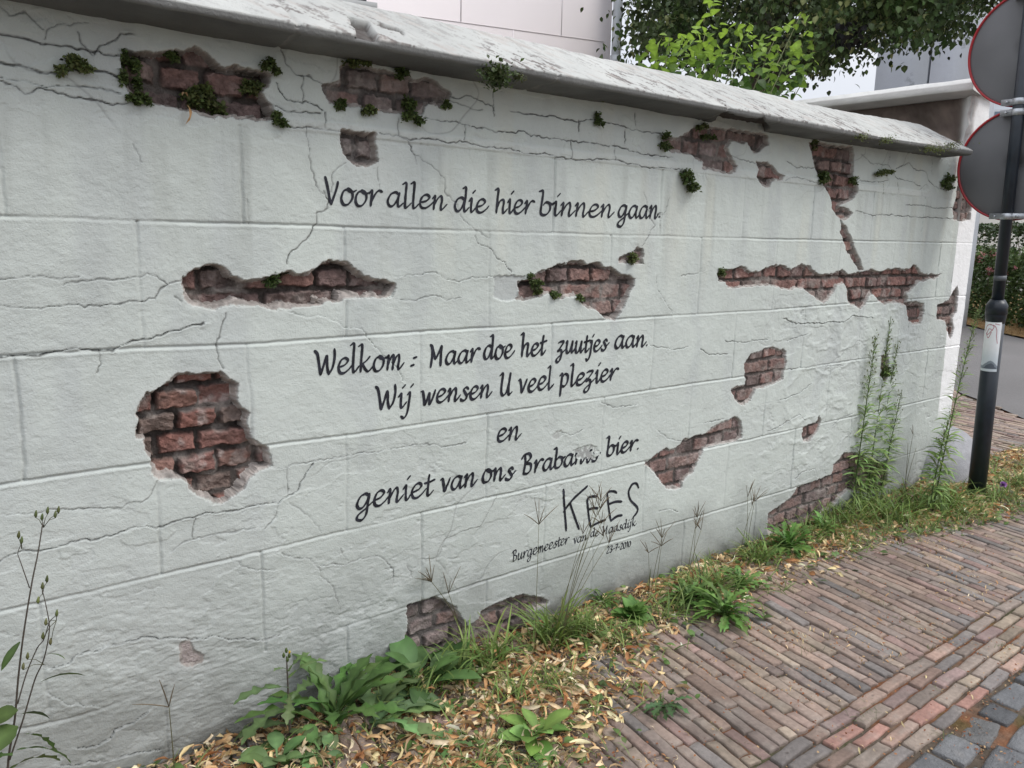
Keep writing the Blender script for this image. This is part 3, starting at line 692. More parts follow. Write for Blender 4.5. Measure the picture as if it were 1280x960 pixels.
def coping():
    cx = np.concatenate([np.arange(-2.6, -.6, .03), np.arange(-.6, CEND, .006)])
    rise = .020 * sstep(3.2, 4.7, cx)
    # profile points (y, z): soffit at the wall, outer lower edge, up the slope to the ridge, down the back
    key = [(.02, 1.866), (-.150, 1.874), (-.155, 1.878), (-.157, 1.894), (.13, 2.052), (.17, 2.056), (.45, 1.93), (.45, 1.88), (.28, 1.87)]
    ns = [22, 2, 3, 46, 4, 8, 2, 4]
    pr = []
    for (a, b, n) in zip(key[:-1], key[1:], ns):
        for j in range(n): pr.append((a[0] + (b[0] - a[0]) * j / n, a[1] + (b[1] - a[1]) * j / n))
    pr.append(key[-1]); pr = np.array(pr)
    n = len(pr); S = np.arange(n)
    PX, PS = np.meshgrid(cx, S)
    Y = pr[:, 0][:, None] + 0 * PX; Zc = pr[:, 1][:, None] + rise[None] + 0 * PX
    top = ((PS >= 26) & (PS <= 77)).astype(float); sof = (PS < 22).astype(float); lip = ((PS >= 22) & (PS < 28)).astype(float)
    v = pr[:, 0][:, None] * 1.0
    nse = .006 * fbm(PX, Y * 1.1, .30, 501, 3) + .0028 * fbm(PX, Y, .05, 502, 3)
    diag = fbm(PX * 3.2 + Y * 5.0, Y * .6, .22, 503, 3)
    nse = nse + top * .0020 * diag * sstep(1.8, 3, PX)
    col = np.tile(np.array([.43, .435, .415]), (*PX.shape, 1)) * (1 + .14 * fbm(PX, Y, .3, 504, 3))[..., None]
    # lichen and soot streaks running down the slope near the lower edge
    s_ = (Y + .156) / .29
    fl = fbm(PX * 1.2 + Y * .7, Y * .75, .026, 505, 5, .7)
    zone = top * sstep(.95, .1, s_) * sstep(-.35, .15, fbm(PX, Y * .3, .28, 506, 2)) + .3 * top
    col = lerp3(col, (.115, .095, .088), np.clip(zone, 0, 1) * sstep(.10, .26, fl) * .9)
    col = lerp3(col, (.52, .52, .49), top * .35 * sstep(.0, .5, fbm(PX, Y * .8, .09, 512, 4)))
    col = lerp3(col, (.40, .36, .33), top * .5 * sstep(.2, .45, fbm(PX * 1.3 + Y, Y, .05, 513, 4)))
    # underside and lip: grime, with the shade below the overhang painted in
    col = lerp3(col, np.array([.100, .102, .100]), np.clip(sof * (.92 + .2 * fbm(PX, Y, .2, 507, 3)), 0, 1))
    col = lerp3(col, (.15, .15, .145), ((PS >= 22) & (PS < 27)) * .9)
    # slab joints
    for j, xj in enumerate([-2.0, -1.1, -.25, .62, 1.45, 2.3, 2.62, 3.12, 3.42, 3.72, 4.0, 4.22]):
        xw = xj + .012 * vnoise(Y, Y * 0, .05, 520 + j) + .25 * (Y + .15) * (1 if xj > 2 else .15)
        g = np.clip(1 - np.abs(PX - xw) / .009, 0, 1)
        nse = nse - .006 * g * (top + sof + lip); col = lerp3(col, (.34, .33, .31), .45 * g)
    # broken corner of the second slab, and the rotten underside further on
    for pts, yy, dep, part in (([(435, 20), (452, 25), (462, 28), (468, 38), (475, 47), (478, 53), (462, 50), (448, 47), (443, 38)], -.06, .022, top),
                               ([(470, 27), (490, 33), (503, 38), (508, 50), (500, 42), (486, 38), (474, 33)], -.04, .010, top),
                               ([(890, 150), (905, 141), (930, 146), (955, 149), (962, 158), (945, 166), (920, 163), (900, 160)], -.12, .028, lip + sof)):
        q_ = np.array(pts, float); d_ = ray(q_[:, 0], q_[:, 1])
        if part is top:
            t_ = (1.894 + .5505 * (CAM[1] + .157) - CAM[2]) / (d_[:, 2] - .5505 * d_[:, 1])
            P = np.stack([CAM[0] + t_ * d_[:, 0], CAM[2] + t_ * d_[:, 2]], 1); zz = Zc
        else:
            t_ = (1.874 - CAM[2]) / d_[:, 2]
            P = np.stack([CAM[0] + t_ * d_[:, 0], CAM[1] + t_ * d_[:, 1]], 1); zz = Y
        D = np.full(PX.shape, 9.); ins = np.zeros(PX.shape, bool); px = PX + .006 * fbm(PX, Y, .03, 530, 2); pz = zz + .004 * fbm(PX, Y, .03, 531, 2)
        for i in range(len(P)):
            a, b = P[i], P[(i + 1) % len(P)]
            d, _ = segd(px, pz, a, b); D = np.minimum(D, d)
            ins ^= ((a[1] > pz) != (b[1] > pz)) & (px < (b[0] - a[0]) * (pz - a[1]) / (b[1] - a[1] + 1e-12) + a[0])
        k = np.where(ins, sstep(0, .006, D), 0) * np.clip(part, 0, 1)
        nse = nse - dep * k + .006 * k * fbm(PX, Y, .025, 532, 3)
        col = lerp3(col, np.array([.062, .052, .047]), k * (.9 + .1 * fbm(PX, Y, .02, 533, 2)))
    ty = np.gradient(pr[:, 0]); tz = np.gradient(pr[:, 1]); L = np.hypot(ty, tz) + 1e-9
    ny, nz = -tz / L, ty / L                                      # outward for this winding
    Y = Y - ny[:, None] * 0 + nse * ny[:, None]; Zc = Zc + nse * nz[:, None]
    Vv = np.stack([PX, Y, Zc], -1).reshape(-1, 3)
    m = len(cx); idx = np.arange(n * m).reshape(n, m)
    Qc = np.stack([idx[:-1, :-1], idx[:-1, 1:], idx[1:, 1:], idx[1:, :-1]], -1).reshape(-1, 4)
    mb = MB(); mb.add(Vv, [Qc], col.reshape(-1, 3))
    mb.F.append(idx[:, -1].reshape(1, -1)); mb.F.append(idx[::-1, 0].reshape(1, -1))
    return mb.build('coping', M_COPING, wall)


o = coping(); o['label'] = 'whitewashed sloping coping with dark lichen streaks and a broken slab'

# ------------------------------------------------------------------ lettering
GL = {
 'a': (.86, [[(.62, .85), (.45, 1), (.2, .85), (.05, .4), (.15, .05), (.35, .05), (.55, .45), (.66, .97)], [(.66, .97), (.6, .35), (.68, .02), (.92, .3)]]),
 'b': (.78, [[(-.1, 1.68), (.1, 1.72), (.12, 1.2), (.1, .3), (.2, .02), (.45, .05), (.62, .4), (.57, .82), (.34, .92), (.2, .7)], [(.5, .88), (.7, .8), (.85, .9)]]),
 'd': (.9, [[(.6, .85), (.42, 1), (.18, .85), (.05, .4), (.15, .05), (.35, .05), (.52, .4), (.64, .9)], [(.45, 1.66), (.64, 1.72), (.66, 1.0), (.62, .3), (.7, .02), (.95, .35)]]),
 'e': (.75, [[(.1, .42), (.4, .55), (.57, .82), (.42, 1.), (.2, .88), (.07, .45), (.15, .08), (.38, .02), (.65, .25), (.85, .55)]]),
 'g': (.86, [[(.62, .85), (.45, 1), (.2, .85), (.05, .4), (.15, .08), (.35, .1), (.55, .5), (.66, .97)], [(.66, .97), (.6, .3), (.55, -.4), (.35, -.75), (.1, -.65), (.16, -.35), (.5, -.02), (.88, .4)]]),
 'h': (.86, [[(-.08, 1.66), (.13, 1.74), (.13, 1.0), (.12, .0)], [(.12, .35), (.3, .85), (.5, .98), (.58, .8), (.55, .3), (.62, .02), (.88, .35)]]),
 'i': (.44, [[(.0, .75), (.15, 1.), (.16, .5), (.18, .08), (.28, .02), (.5, .38)], [(.2, 1.38), (.36, 1.62)]]),
 'j': (.42, [[(.05, .85), (.2, 1.0), (.18, .2), (.12, -.45), (-.05, -.75), (-.22, -.6)], [(.22, 1.38), (.38, 1.62)]]),
 'k': (.84, [[(-.08, 1.66), (.13, 1.74), (.13, .8), (.12, 0)], [(.62, .98), (.42, .7), (.15, .48)], [(.2, .5), (.42, .12), (.6, .02), (.9, .4)]]),
 'l': (.46, [[(-.08, 1.66), (.13, 1.74), (.13, .8), (.15, .12), (.25, .02), (.5, .38)]]),
 'm': (1.12, [[(.0, .78), (.14, 1), (.13, .5), (.12, 0)], [(.12, .3), (.3, .85), (.42, 1), (.46, .6), (.42, 0)], [(.43, .3), (.6, .85), (.75, 1), (.8, .7), (.76, .2), (.84, .02), (1.12, .45)]]),
 'n': (.86, [[(.0, .78), (.14, 1), (.13, .5), (.11, 0)], [(.12, .3), (.32, .82), (.5, 1), (.57, .7), (.53, .22), (.6, .02), (.9, .45)]]),
 'o': (.74, [[(.38, .98), (.14, .86), (.03, .4), (.15, .03), (.4, .05), (.6, .45), (.55, .85), (.34, 1.02), (.42, .86), (.62, .84), (.8, .96)]]),
 'p': (.76, [[(-.05, .9), (.12, 1.04), (.13, .5), (.12, -.72)], [(.12, .7), (.35, 1.), (.58, .8), (.56, .3), (.36, .02), (.14, .12)]]),
 'r': (.68, [[(.0, .78), (.15, 1), (.14, .5), (.13, 0)], [(.13, .2), (.32, .75), (.5, 1), (.72, .95)]]),
 's': (.66, [[(.56, .86), (.4, 1), (.24, .84), (.34, .6), (.48, .32), (.38, .04), (.16, .02), (.06, .16)], [(.46, .3), (.6, .5), (.78, .72)]]),
 't': (.52, [[(.24, 1.5), (.2, .8), (.2, .15), (.3, .02), (.55, .35)], [(.0, .93), (.25, .98), (.58, 1.1)]]),
 'u': (.86, [[(.0, .85), (.12, 1), (.1, .4), (.18, .04), (.38, .1), (.55, .6), (.61, 1)], [(.61, 1), (.57, .4), (.65, .02), (.9, .38)]]),
 'v': (.68, [[(-.03, .95), (.1, 1), (.2, .55), (.29, .02), (.45, .5), (.6, 1.02)]]),
 'w': (.96, [[(-.03, 1.0), (.08, .98), (.18, .4), (.25, .0), (.4, .5), (.5, .85), (.52, .3), (.58, 0), (.75, .5), (.88, 1.05)]]),
 'z': (.74, [[(.05, .9), (.25, 1.0), (.52, .97), (.3, .55), (.06, .22), (.32, .28), (.42, .0), (.32, -.55), (.1, -.72), (.0, -.5), (.3, -.15), (.82, .4)]]),
 'V': (.84, [[(-.02, 1.72), (.14, 1.05), (.26, .4), (.36, 0.0)], [(.36, 0), (.5, .6), (.6, 1.1), (.64, 1.5)]]),
 'W': (1.22, [[(-.05, 1.55), (.1, 1.3), (.24, .5), (.32, 0)], [(.32, 0), (.46, .6), (.6, 1.2), (.66, .5), (.76, .0)], [(.76, 0), (.96, .45), (1.04, 1.1), (1.0, 1.62)]]),
 'M': (1.02, [[(-.04, 1.55), (.1, 1.3), (.12, .7), (.06, -.1)], [(.05, 1.4), (.28, .7), (.38, .52), (.55, .95), (.7, 1.42)], [(.7, 1.42), (.7, .7), (.72, -.05)]]),
 'U': (.88, [[(-.1, 1.5), (.1, 1.62), (.08, .8), (.1, .2), (.26, 0), (.44, .25), (.56, .9), (.6, 1.62)], [(.6, 1.62), (.55, .5), (.62, .02), (.82, .22)]]),
 'B': (.82, [[(.12, 1.5), (.16, .8), (.1, 0)], [(-.12, 1.25), (.05, 1.55), (.4, 1.6), (.52, 1.25), (.2, .86)], [(.2, .86), (.58, .72), (.58, .25), (.34, 0), (.06, .06)]]),
 '0': (.6, [[(.3, 1), (.08, .75), (.08, .25), (.25, 0), (.45, .25), (.47, .75), (.3, 1)]]), '1': (.42, [[(.05, .72), (.25, 1), (.22, 0)]]),
 '2': (.6, [[(.05, .75), (.25, 1), (.45, .75), (.25, .35), (.03, .02), (.5, .03)]]), '3': (.58, [[(.06, .88), (.3, 1), (.42, .75), (.22, .53), (.45, .3), (.28, 0), (.03, .1)]]),
 '7': (.55, [[(.02, .97), (.45, 1), (.3, .5), (.2, 0)], [(.12, .52), (.42, .55)]]), '-': (.5, [[(.08, .45), (.4, .48)]]),
 '.': (.3, [[(.06, .06), (.14, .16)]]), ':': (.4, [[(.04, .1), (.16, .2)], [(.1, .8), (.22, .9)]]),
}


def catmull(P, n=8):
    P = np.asarray(P, float)
    if len(P) == 2: return P[0] + (P[1] - P[0]) * np.linspace(0, 1, n + 1)[:, None]
    E_ = np.vstack([2 * P[0] - P[1], P, 2 * P[-1] - P[-2]])
    out = []
    for i in range(1, len(E_) - 2):
        a, b, c, d = E_[i - 1], E_[i], E_[i + 1], E_[i + 2]
        tt = np.linspace(0, 1, n, endpoint=False)[:, None]
        out.append(.5 * (2 * b + (c - a) * tt + (2 * a - 5 * b + 4 * c - d) * tt ** 2 + (3 * b - a - 3 * c + d) * tt ** 3))
    return np.vstack(out + [P[-1:]])


SCRAPE = wl([(717, 565), (724, 557), (737, 556), (748, 560), (750, 568), (742, 572), (735, 573), (722, 573)])


def inpoly(x, z, P):
    r = np.zeros(x.shape, bool)
    for i in range(len(P)):
        a, b = P[i], P[(i + 1) % len(P)]
        r ^= ((a[1] > z) != (b[1] > z)) & (x < (b[0] - a[0]) * (z - a[1]) / (b[1] - a[1] + 1e-12) + a[0])
    return r


def ribbon(mb, P, wd, nib=True):
    """brush stroke along wall-plane points P (x,z), lying on the wall's own relief"""
    d = np.gradient(P, axis=0); L = np.linalg.norm(d, axis=1) + 1e-9; d /= L[:, None]
    N = np.stack([-d[:, 1], d[:, 0]], 1)
    an = np.arctan2(d[:, 1], d[:, 0])
    ww = wd * ((.50 + .62 * np.abs(np.sin(an - math.radians(38)))) if nib else 1.0)
    ker = np.array([1, 2, 3, 2, 1]) / 9
    if nib and len(P) > 6: ww = np.convolve(np.pad(ww, 2, 'edge'), ker, 'valid')
    ww = ww * (1 + .10 * vnoise(P[:, 0], P[:, 1], .012, 600))
    sc = np.cumsum(L); sc = sc / sc[-1]
    ww = ww * np.clip(.55 + 6 * np.minimum(sc, 1 - sc) + .1, .5, 1)
    e0 = P[0] - d[0] * ww[0] * .35; e1 = P[-1] + d[-1] * ww[-1] * .35
    P = np.vstack([e0, P, e1]); N = np.vstack([N[:1], N, N[-1:]]); ww = np.concatenate([[ww[0] * .45], ww, [ww[-1] * .45]])
    rows = [P + N * (ww * k / 2)[:, None] for k in (-1, -.33, .33, 1)]
    A = np.stack(rows, 1)
    h = hsample(A[..., 0], A[..., 1])
    hp = np.maximum(h, h.mean(1, keepdims=True) - .0012)
    V = np.stack([A[..., 0], -(hp + .0011), A[..., 1]], -1).reshape(-1, 3)
    n = len(P); i = np.arange(n - 1)[:, None] * 4; j = np.arange(3)[None]
    Qr = np.stack([i + j, i + 4 + j, i + 5 + j, i + 1 + j], -1).reshape(-1, 4)
    cc = A.reshape(-1, 2)
    bad = inpoly(cc[:, 0], cc[:, 1], SCRAPE) & (vnoise(cc[:, 0], cc[:, 1], .013, 610) > -.1)
    Qr = Qr[~bad[Qr].any(1)]
    if len(Qr): mb.add(V, [Qr], (.02, .02, .02))


def word(mb, txt, s, e, xh0, xh1, wpx, slant=.10):
    """s, e: photo pixels where the word starts and ends on its base line; xh: x-height in pixels there"""
    a, b = wl([s, e]); _, (t0, t1) = None, (wl([(s[0], s[1] - xh0)])[0], wl([(e[0], e[1] - xh1)])[0])
    h0 = t0[1] - a[1]; h1 = t1[1] - b[1]
    cur = 0; tot = 0; lo_ = 0
    for c in txt:
        for st in GL[c][1]:
            for q in st: tot = max(tot, cur + q[0] + slant * q[1] * .6); lo_ = min(lo_, cur + q[0] + slant * q[1] * .6)
        cur += GL[c][0]
    tot -= lo_
    ax = b - a
    wm = (wl([(s[0], s[1] - wpx)])[0][1] - a[1])
    cur = 0
    for c in txt:
        adv, strokes = GL[c]
        jy = random.uniform(-.03, .03); js = random.uniform(.96, 1.04)
        for st in strokes:
            p = catmull(st, 9)
            u = (cur + p[:, 0] + slant * p[:, 1] * .6 - lo_) / tot
            hh = h0 + (h1 - h0) * np.clip(u, 0, 1)
            P = a + ax * u[:, None] + np.stack([np.zeros(len(p)), (p[:, 1] * js + jy) * hh], 1)
            ribbon(mb, P, wm)
        cur += adv
    return mb


LINES = [
 ('painted line reading Voor allen die hier binnen gaan', 3.9, [('Voor', (405, 254.5), (478, 258.5), 20, 19), ('allen', (483, 258), (559, 262.5), 17.5, 17.5), ('die', (567, 263.5), (611, 266), 17.5, 17),
   ('hier', (618, 266), (668, 268), 17, 17), ('binnen', (673, 269), (767, 271.5), 17, 16), ('gaan.', (771, 271.5), (825, 272.8), 16, 15)]),
 ('painted line reading Welkom: Maar doe het zuutjes aan', 3.9, [('Welkom', (393, 469), (505, 461), 20, 18.5), (':', (512, 459), (521, 458.5), 14, 14), ('Maar', (537, 457), (600, 452), 16.5, 16), ('doe', (603.5, 449.5), (643, 446.5), 16.5, 16),
   ('het', (650, 446), (683, 443), 16, 15), ('zuutjes', (695.5, 442.5), (761, 438), 14.5, 13.5), ('aan.', (767.5, 436), (809, 432.5), 15, 13.5)]),
 ('painted line reading Wij wensen U veel plezier', 3.9, [('Wij', (469, 513), (517, 508), 18.5, 17), ('wensen', (526, 506), (615, 496.5), 16.5, 15.5), ('U', (624, 494.5), (640, 493), 16, 16), ('veel', (647, 491.5), (692, 485.5), 16.5, 15.5), ('plezier', (699, 484.5), (773, 474.5), 15.5, 14)]),
 ('painted word reading en', 3.7, [('en', (620.5, 552.5), (652, 548.5), 16.5, 15.5)]),
 ('painted line reading geniet van ons Brabants bier', 3.9, [('geniet', (444.5, 637.5), (544, 618), 18.5, 17), ('van', (550, 615.5), (597, 606), 16.5, 15.5), ('ons', (602.5, 603.5), (645, 598.5), 16, 14.5), ('Brabants', (652, 593.5), (751, 575), 15, 13), ('bier.', (757.5, 570.5), (798, 562), 13.5, 12)]),
]
for lab, wpx, ws in LINES:
    mb = MB()
    for w_ in ws: word(mb, w_[0], w_[1], w_[2], w_[3], w_[4], wpx)
    o = mb.build('lettering', M_PAINT, wall); o['label'] = lab
mb = MB()
KE = [[(497, 155), (500, 260), (510, 390), (520, 525)], [(705, 125), (640, 185), (560, 265), (495, 355)], [(552, 275), (580, 360), (635, 510)],
      [(795, 218), (750, 219), (715, 230), (708, 265), (720, 380), (740, 490)], [(740, 490), (800, 455), (872, 425)], [(725, 332), (765, 322), (805, 324)],
      [(970, 187), (940, 172), (890, 188), (895, 290), (917, 435)], [(917, 435), (970, 395), (1018, 385)], [(905, 285), (960, 265), (1015, 264)],
      [(1162, 142), (1150, 112), (1128, 100), (1098, 120), (1075, 180), (1092, 250), (1150, 315), (1148, 358), (1114, 402)]]
for s_ in KE:
    P = catmull(s_, 12); P = wl(np.stack([635 + P[:, 0] / 7.11, 590 + P[:, 1] / 7.11], 1))
    ribbon(mb, P, .0105, False)
o = mb.build('signature', M_PAINT, wall); o['label'] = 'large hand-painted signature KEES'
mb = MB()
for w_ in [('Burgemeester', (640, 702.5), (712, 679), 8.5, 7.5), ('van', (717, 680), (735, 675), 6.5, 6.5), ('de', (738.5, 671.5), (750, 669.5), 6, 6), ('Maasdijk', (753.5, 669), (796, 656.5), 6.8, 6)]:
    word(mb, *w_, 1.45)
o = mb.build('lettering', M_PAINT, wall); o['label'] = 'small line reading Burgemeester van de Maasdijk'
mb = MB(); word(mb, '23-7-2010', (758.5, 692), (788, 683), 8.2, 7, 1.3)
o = mb.build('lettering', M_PAINT, wall); o['label'] = 'small painted date 23-7-2010'
#PART2
wall['kind'] = 'thing'

# ------------------------------------------------------------------ the wall that turns back at the corner
rw = thing('return_wall', 'white wall end rising above the corner, its coping broken over bare rubble', 'wall')
rw['kind'] = 'thing'
mb = MB()
# body with a rough inner face just below its coping
ny, nz = 60, 44
yy = np.concatenate([np.linspace(0, .6, 40), np.linspace(.63, 3.6, 20)]); zz = np.linspace(1.2, 2.255, nz)
YY, ZZ = np.meshgrid(yy, zz)
rot_ = sstep(1.93, 2.02, ZZ + .05 * fbm(YY, ZZ, .3, 701, 3)) * sstep(.02, .12, YY)
xx = 4.715 + .10 * rot_ + .03 * rot_ * fbm(YY, ZZ, .12, 702, 3) + .004 * fbm(YY, ZZ, .1, 703, 3)
cc = lerp3(np.tile(np.array([.66, .665, .65]), (nz, ny, 1)), (.17, .135, .118), rot_) * (1 + .8 * rot_ * fbm(YY, ZZ, .07, 704, 4, .65))[..., None]
idx = np.arange(ny * nz).reshape(nz, ny)
mb.add(np.stack([xx, YY, ZZ], -1).reshape(-1, 3), [np.stack([idx[:-1, :-1], idx[1:, :-1], idx[1:, 1:], idx[:-1, 1:]], -1).reshape(-1, 4)], cc.reshape(-1, 3))
mb.box((4.865, .012, -.06), (4.925, 3.6, 2.25), (.76, .77, .76))
mb.build('masonry', M_COPING, rw)
mb = MB()
# front face above the lower wall, with a rough broken left edge
zz = np.linspace(1.925, 2.262, 34); uu = np.linspace(0, 1, 26)
UU, ZZ = np.meshgrid(uu, zz)
left = 4.70 + .012 * fbm(ZZ, ZZ * 0, .06, 711, 3); xx = left + (4.930 - left) * UU
yy = -.004 + .006 * fbm(xx, ZZ, .12, 712, 3) + .02 * sstep(.14, 0, UU) * (1 + fbm(xx, ZZ, .05, 713, 2))
cc = lerp3(np.tile(np.array([.90, .90, .90]), (34, 26, 1)), (.36, .33, .31), .7 * sstep(.3, .05, UU + .15 * fbm(xx, ZZ, .05, 714, 3)))
idx = np.arange(34 * 26).reshape(34, 26)
mb.add(np.stack([xx, yy, ZZ], -1).reshape(-1, 3), [np.stack([idx[:-1, :-1], idx[:-1, 1:], idx[1:, 1:], idx[1:, :-1]], -1).reshape(-1, 4)], cc.reshape(-1, 3))
mb.build('end_face', M_COPING, rw)
mb = MB()
ys = np.linspace(-.03, 3.7, 130)
prof_ = np.array([(4.74, 2.245), (4.625, 2.262), (4.615, 2.268), (4.615, 2.300), (4.66, 2.315), (4.67, 2.335), (4.80, 2.352), (4.95, 2.33), (4.985, 2.30), (4.985, 2.262), (4.92, 2.25)])
PY, PK = np.meshgrid(ys, np.arange(len(prof_)))
nn = .006 * fbm(PY, PK * .05, .12, 721, 3)
chipk = ((PK >= 1) & (PK <= 4)) * (.022 * sstep(.1, .5, fbm(PY, PY * 0, .22, 722, 2)))
xx = prof_[:, 0][:, None] + nn + chipk; zz = prof_[:, 1][:, None] + nn * .6 - .012 * (PY > 1.2)
cc = np.tile(np.array([.70, .695, .675]), (*PY.shape, 1)) * (1 + .12 * fbm(PY * .6, PK * .06, .06, 723, 3))[..., None]
cc = lerp3(cc, (.42, .40, .38), ((PK <= 1) | (PK == 3)) * .8)
idx = np.arange(PY.size).reshape(PY.shape)
mb.add(np.stack([xx, PY, zz], -1).reshape(-1, 3), [np.stack([idx[:-1, :-1], idx[1:, :-1], idx[1:, 1:], idx[:-1, 1:]], -1).reshape(-1, 4), idx[:, 0].reshape(1, -1), idx[::-1, -1].reshape(1, -1)], cc.reshape(-1, 3))
mb.build('coping', M_COPING, rw, False)

# ------------------------------------------------------------------ ground
def sheet(name, x0, x1, y0, y1, step, zf, cf, mat):
    gx = np.arange(x0, x1 + step * .5, step); gy = np.arange(y0, y1 + step * .5, step)
    A, B = np.meshgrid(gx, gy); Zg = zf(A, B)
    idx = np.arange(A.size).reshape(A.shape)
    me = fast_mesh(name, np.stack([A, B, Zg], -1).reshape(-1, 3), np.stack([idx[:-1, :-1], idx[:-1, 1:], idx[1:, 1:], idx[1:, :-1]], -1).reshape(-1, 4), cf(A, B).reshape(-1, 3))
    return tag(link(name, me, mat), kind='structure')


M_GROUND = attr_mat('soil', .95, .3, 30, ((60, .01, 6),), .1)
M_ASPH = attr_mat('asphalt', .85, .18, 90, ((260, .004, 4),), .3)
sheet('ground', -160, 200, -160, 200, 6, lambda a, b: a * 0 - .06, lambda a, b: np.tile(np.array([.13, .12, .09]), (*a.shape, 1)), M_GROUND)


def soilcol(a, b):
    c = np.tile(np.array([.100, .080, .062]), (*a.shape, 1))
    c = lerp3(c, (.20, .085, .042), .85 * sstep(-.1, .35, fbm(a, b, .22, 801, 4)))
    c = lerp3(c, (.065, .075, .03), .6 * sstep(.2, .45, fbm(a, b, .13, 802, 3)))
    return lerp3(c, (.16, .13, .10), .5 * sstep(.1, .4, fbm(a, b, .05, 803, 3)))


sheet('pavement_bed', -3.4, 7.0, -4.2, .02, .018, lambda a, b: -.0105 + .005 * fbm(a, b, .05, 804, 3) + .003 * sstep(-.5, 0, b) + .007 * fbm(a, b, .7, 825, 2), soilcol, M_GROUND)
sheet('pavement_bed', 4.95, 14.0, .02, 5.0, .05, lambda a, b: -.018 + .004 * fbm(a, b, .2, 804, 3), soilcol, M_GROUND)

# brick pavers: a worn rounded brick, laid thousands of times
def brick_tpl(nu, nv):
    u = np.concatenate([[0, .008, .03], np.linspace(.16, .84, nu), [.97, .992, 1]]); v = np.concatenate([[0, .03, .11], np.linspace(.3, .7, nv), [.89, .97, 1]])
    U, W = np.meshgrid(u, v)
    zt = np.zeros(U.shape); zt[[0, -1], :] = -1; zt[:, [0, -1]] = -1
    zt[1, 1:-1] = np.minimum(zt[1, 1:-1], -.11); zt[-2, 1:-1] = np.minimum(zt[-2, 1:-1], -.11); zt[1:-1, 1] = np.minimum(zt[1:-1, 1], -.11); zt[1:-1, -2] = np.minimum(zt[1:-1, -2], -.11)
    idx = np.arange(U.size).reshape(U.shape)
    return np.stack([U - .5, W - .5, zt], -1).reshape(-1, 3), np.stack([idx[:-1, :-1], idx[:-1, 1:], idx[1:, 1:], idx[1:, :-1]], -1).reshape(-1, 4)


PALP = np.array([(.205, .172, .160), (.225, .182, .165), (.185, .158, .150), (.240, .200, .172), (.190, .145, .142), (.150, .148, .155), (.215, .188, .170), (.205, .165, .155), (.165, .143, .140), (.225, .20, .175), (.205, .165, .148), (.18, .16, .155)])


def lay(name, bricks, pal, tpl, mat, dep=.026, wob=.004, seed=0, round_=.0):
    """bricks: rows (cx, cy, angle, length, width)"""
    B = np.array(bricks); n = len(B); T, Qt = tpl
    rs = np.random.RandomState(seed)
    ang = B[:, 2] + rs.normal(0, .018, n)
    ln = B[:, 3] * (1 + rs.normal(0, .012, n)); wd = B[:, 4] * (1 + rs.normal(0, .05, n))
    L = T[None, :, :].repeat(n, 0).copy()
    if round_:
        rr = np.hypot(L[..., 0], L[..., 1]) * 2
        L[..., :2] *= (1 - round_ * np.clip(rr - .9, 0, 1) / .5 * .5)[..., None]
    lx = L[..., 0] * ln[:, None]; ly = L[..., 1] * wd[:, None]
    ca, sa = np.cos(ang)[:, None], np.sin(ang)[:, None]
    x = B[:, 0][:, None] + lx * ca - ly * sa; y = B[:, 1][:, None] + lx * sa + ly * ca
    nx_ = .0032 * fbm(x, y, .06, 820 + seed, 3) + .0016 * vnoise(x, y, .02, 821 + seed)
    x = x + nx_ * 1.25; y = y + .0034 * fbm(x, y, .05, 822 + seed, 3) + .0014 * vnoise(x, y, .018, 824 + seed)
    z = L[..., 2] * dep + rs.normal(0, wob * .6, n)[:, None] + L[..., 0] * rs.normal(0, wob, n)[:, None] + L[..., 1] * rs.normal(0, wob * .7, n)[:, None]
    z = z + .0022 * fbm(x, y, .035, 823 + seed, 3) + .007 * fbm(x, y, .7, 825, 2)
    c = pal[rs.randint(0, len(pal), n)] * (1.08 + rs.normal(0, .15, n))[:, None]
    Cc = c[:, None, :] * (1 + .34 * fbm(x, y, .07, 826, 3))[..., None]
    dirt = sstep(0, -.5, L[..., 2])
    Cc = lerp3(Cc, (.11, .085, .066), dirt * .8)
    Cc = lerp3(Cc, (.33, .29, .25), .35 * sstep(.25, .55, fbm(x, y, .05, 827, 3)))
    Qall = (Qt[None] + (np.arange(n) * len(T))[:, None, None]).reshape(-1, 4)
    o = link(name, fast_mesh(name, np.stack([x, y, z], -1).reshape(-1, 3), Qall, np.clip(Cc, 0, 1).reshape(-1, 3)), mat)
    return tag(o, kind='structure')


near, far = [], []
sk = -.17                                                          # the courses run out from the wall slightly askew
dl = math.hypot(1, sk); ang = math.atan2(-1, sk)
pit = .0468
c_i = 0
xr = -3.4
rr = np.random.RandomState(5)
while xr < 14.5:
    y1 = -.003 if xr < 4.9 else 4.6
    s = -rr.uniform(0, .2) + (0 if c_i % 2 else .1)
    yb = -.972
    cur = y1 + (s if xr < 4.9 else 0)
    cur = y1 + (0.1 if c_i % 2 else 0) + rr.uniform(-.02, .02)
    while cur > yb + .03:
        ln = rr.choice([.205, .20, .195, .21, .165], p=[.3, .25, .2, .15, .1])
        e = max(cur - ln, yb)
        if e - yb < .035: e = yb
        ymid = (min(cur, y1) + e) / 2
        L_ = (min(cur, y1) - e)
        if L_ > .03:
            bx = xr + sk * (-ymid) * 1.0
            road = (ymid - .8) - (bx - 7.7) * 1.04
            if road > .05 or bx < 6.2:
                (near if bx < 5.6 and ymid < .2 else far).append((bx, ymid, ang, L_ * dl - .0055, pit - .0052))
        cur = e
    xr += pit * (1 if xr < 6 else 1.0); c_i += 1
tp = brick_tpl(5, 3); tpf = brick_tpl(2, 1)
PALP = PALP * np.array([1.20, 1.08, .96]); lay('brick_pavement', near, PALP, tp, M_PAVER, wob=.0028, seed=1)
lay('brick_pavement', far, PALP * 1.12, tpf, M_PAVER, seed=2)
bord = []
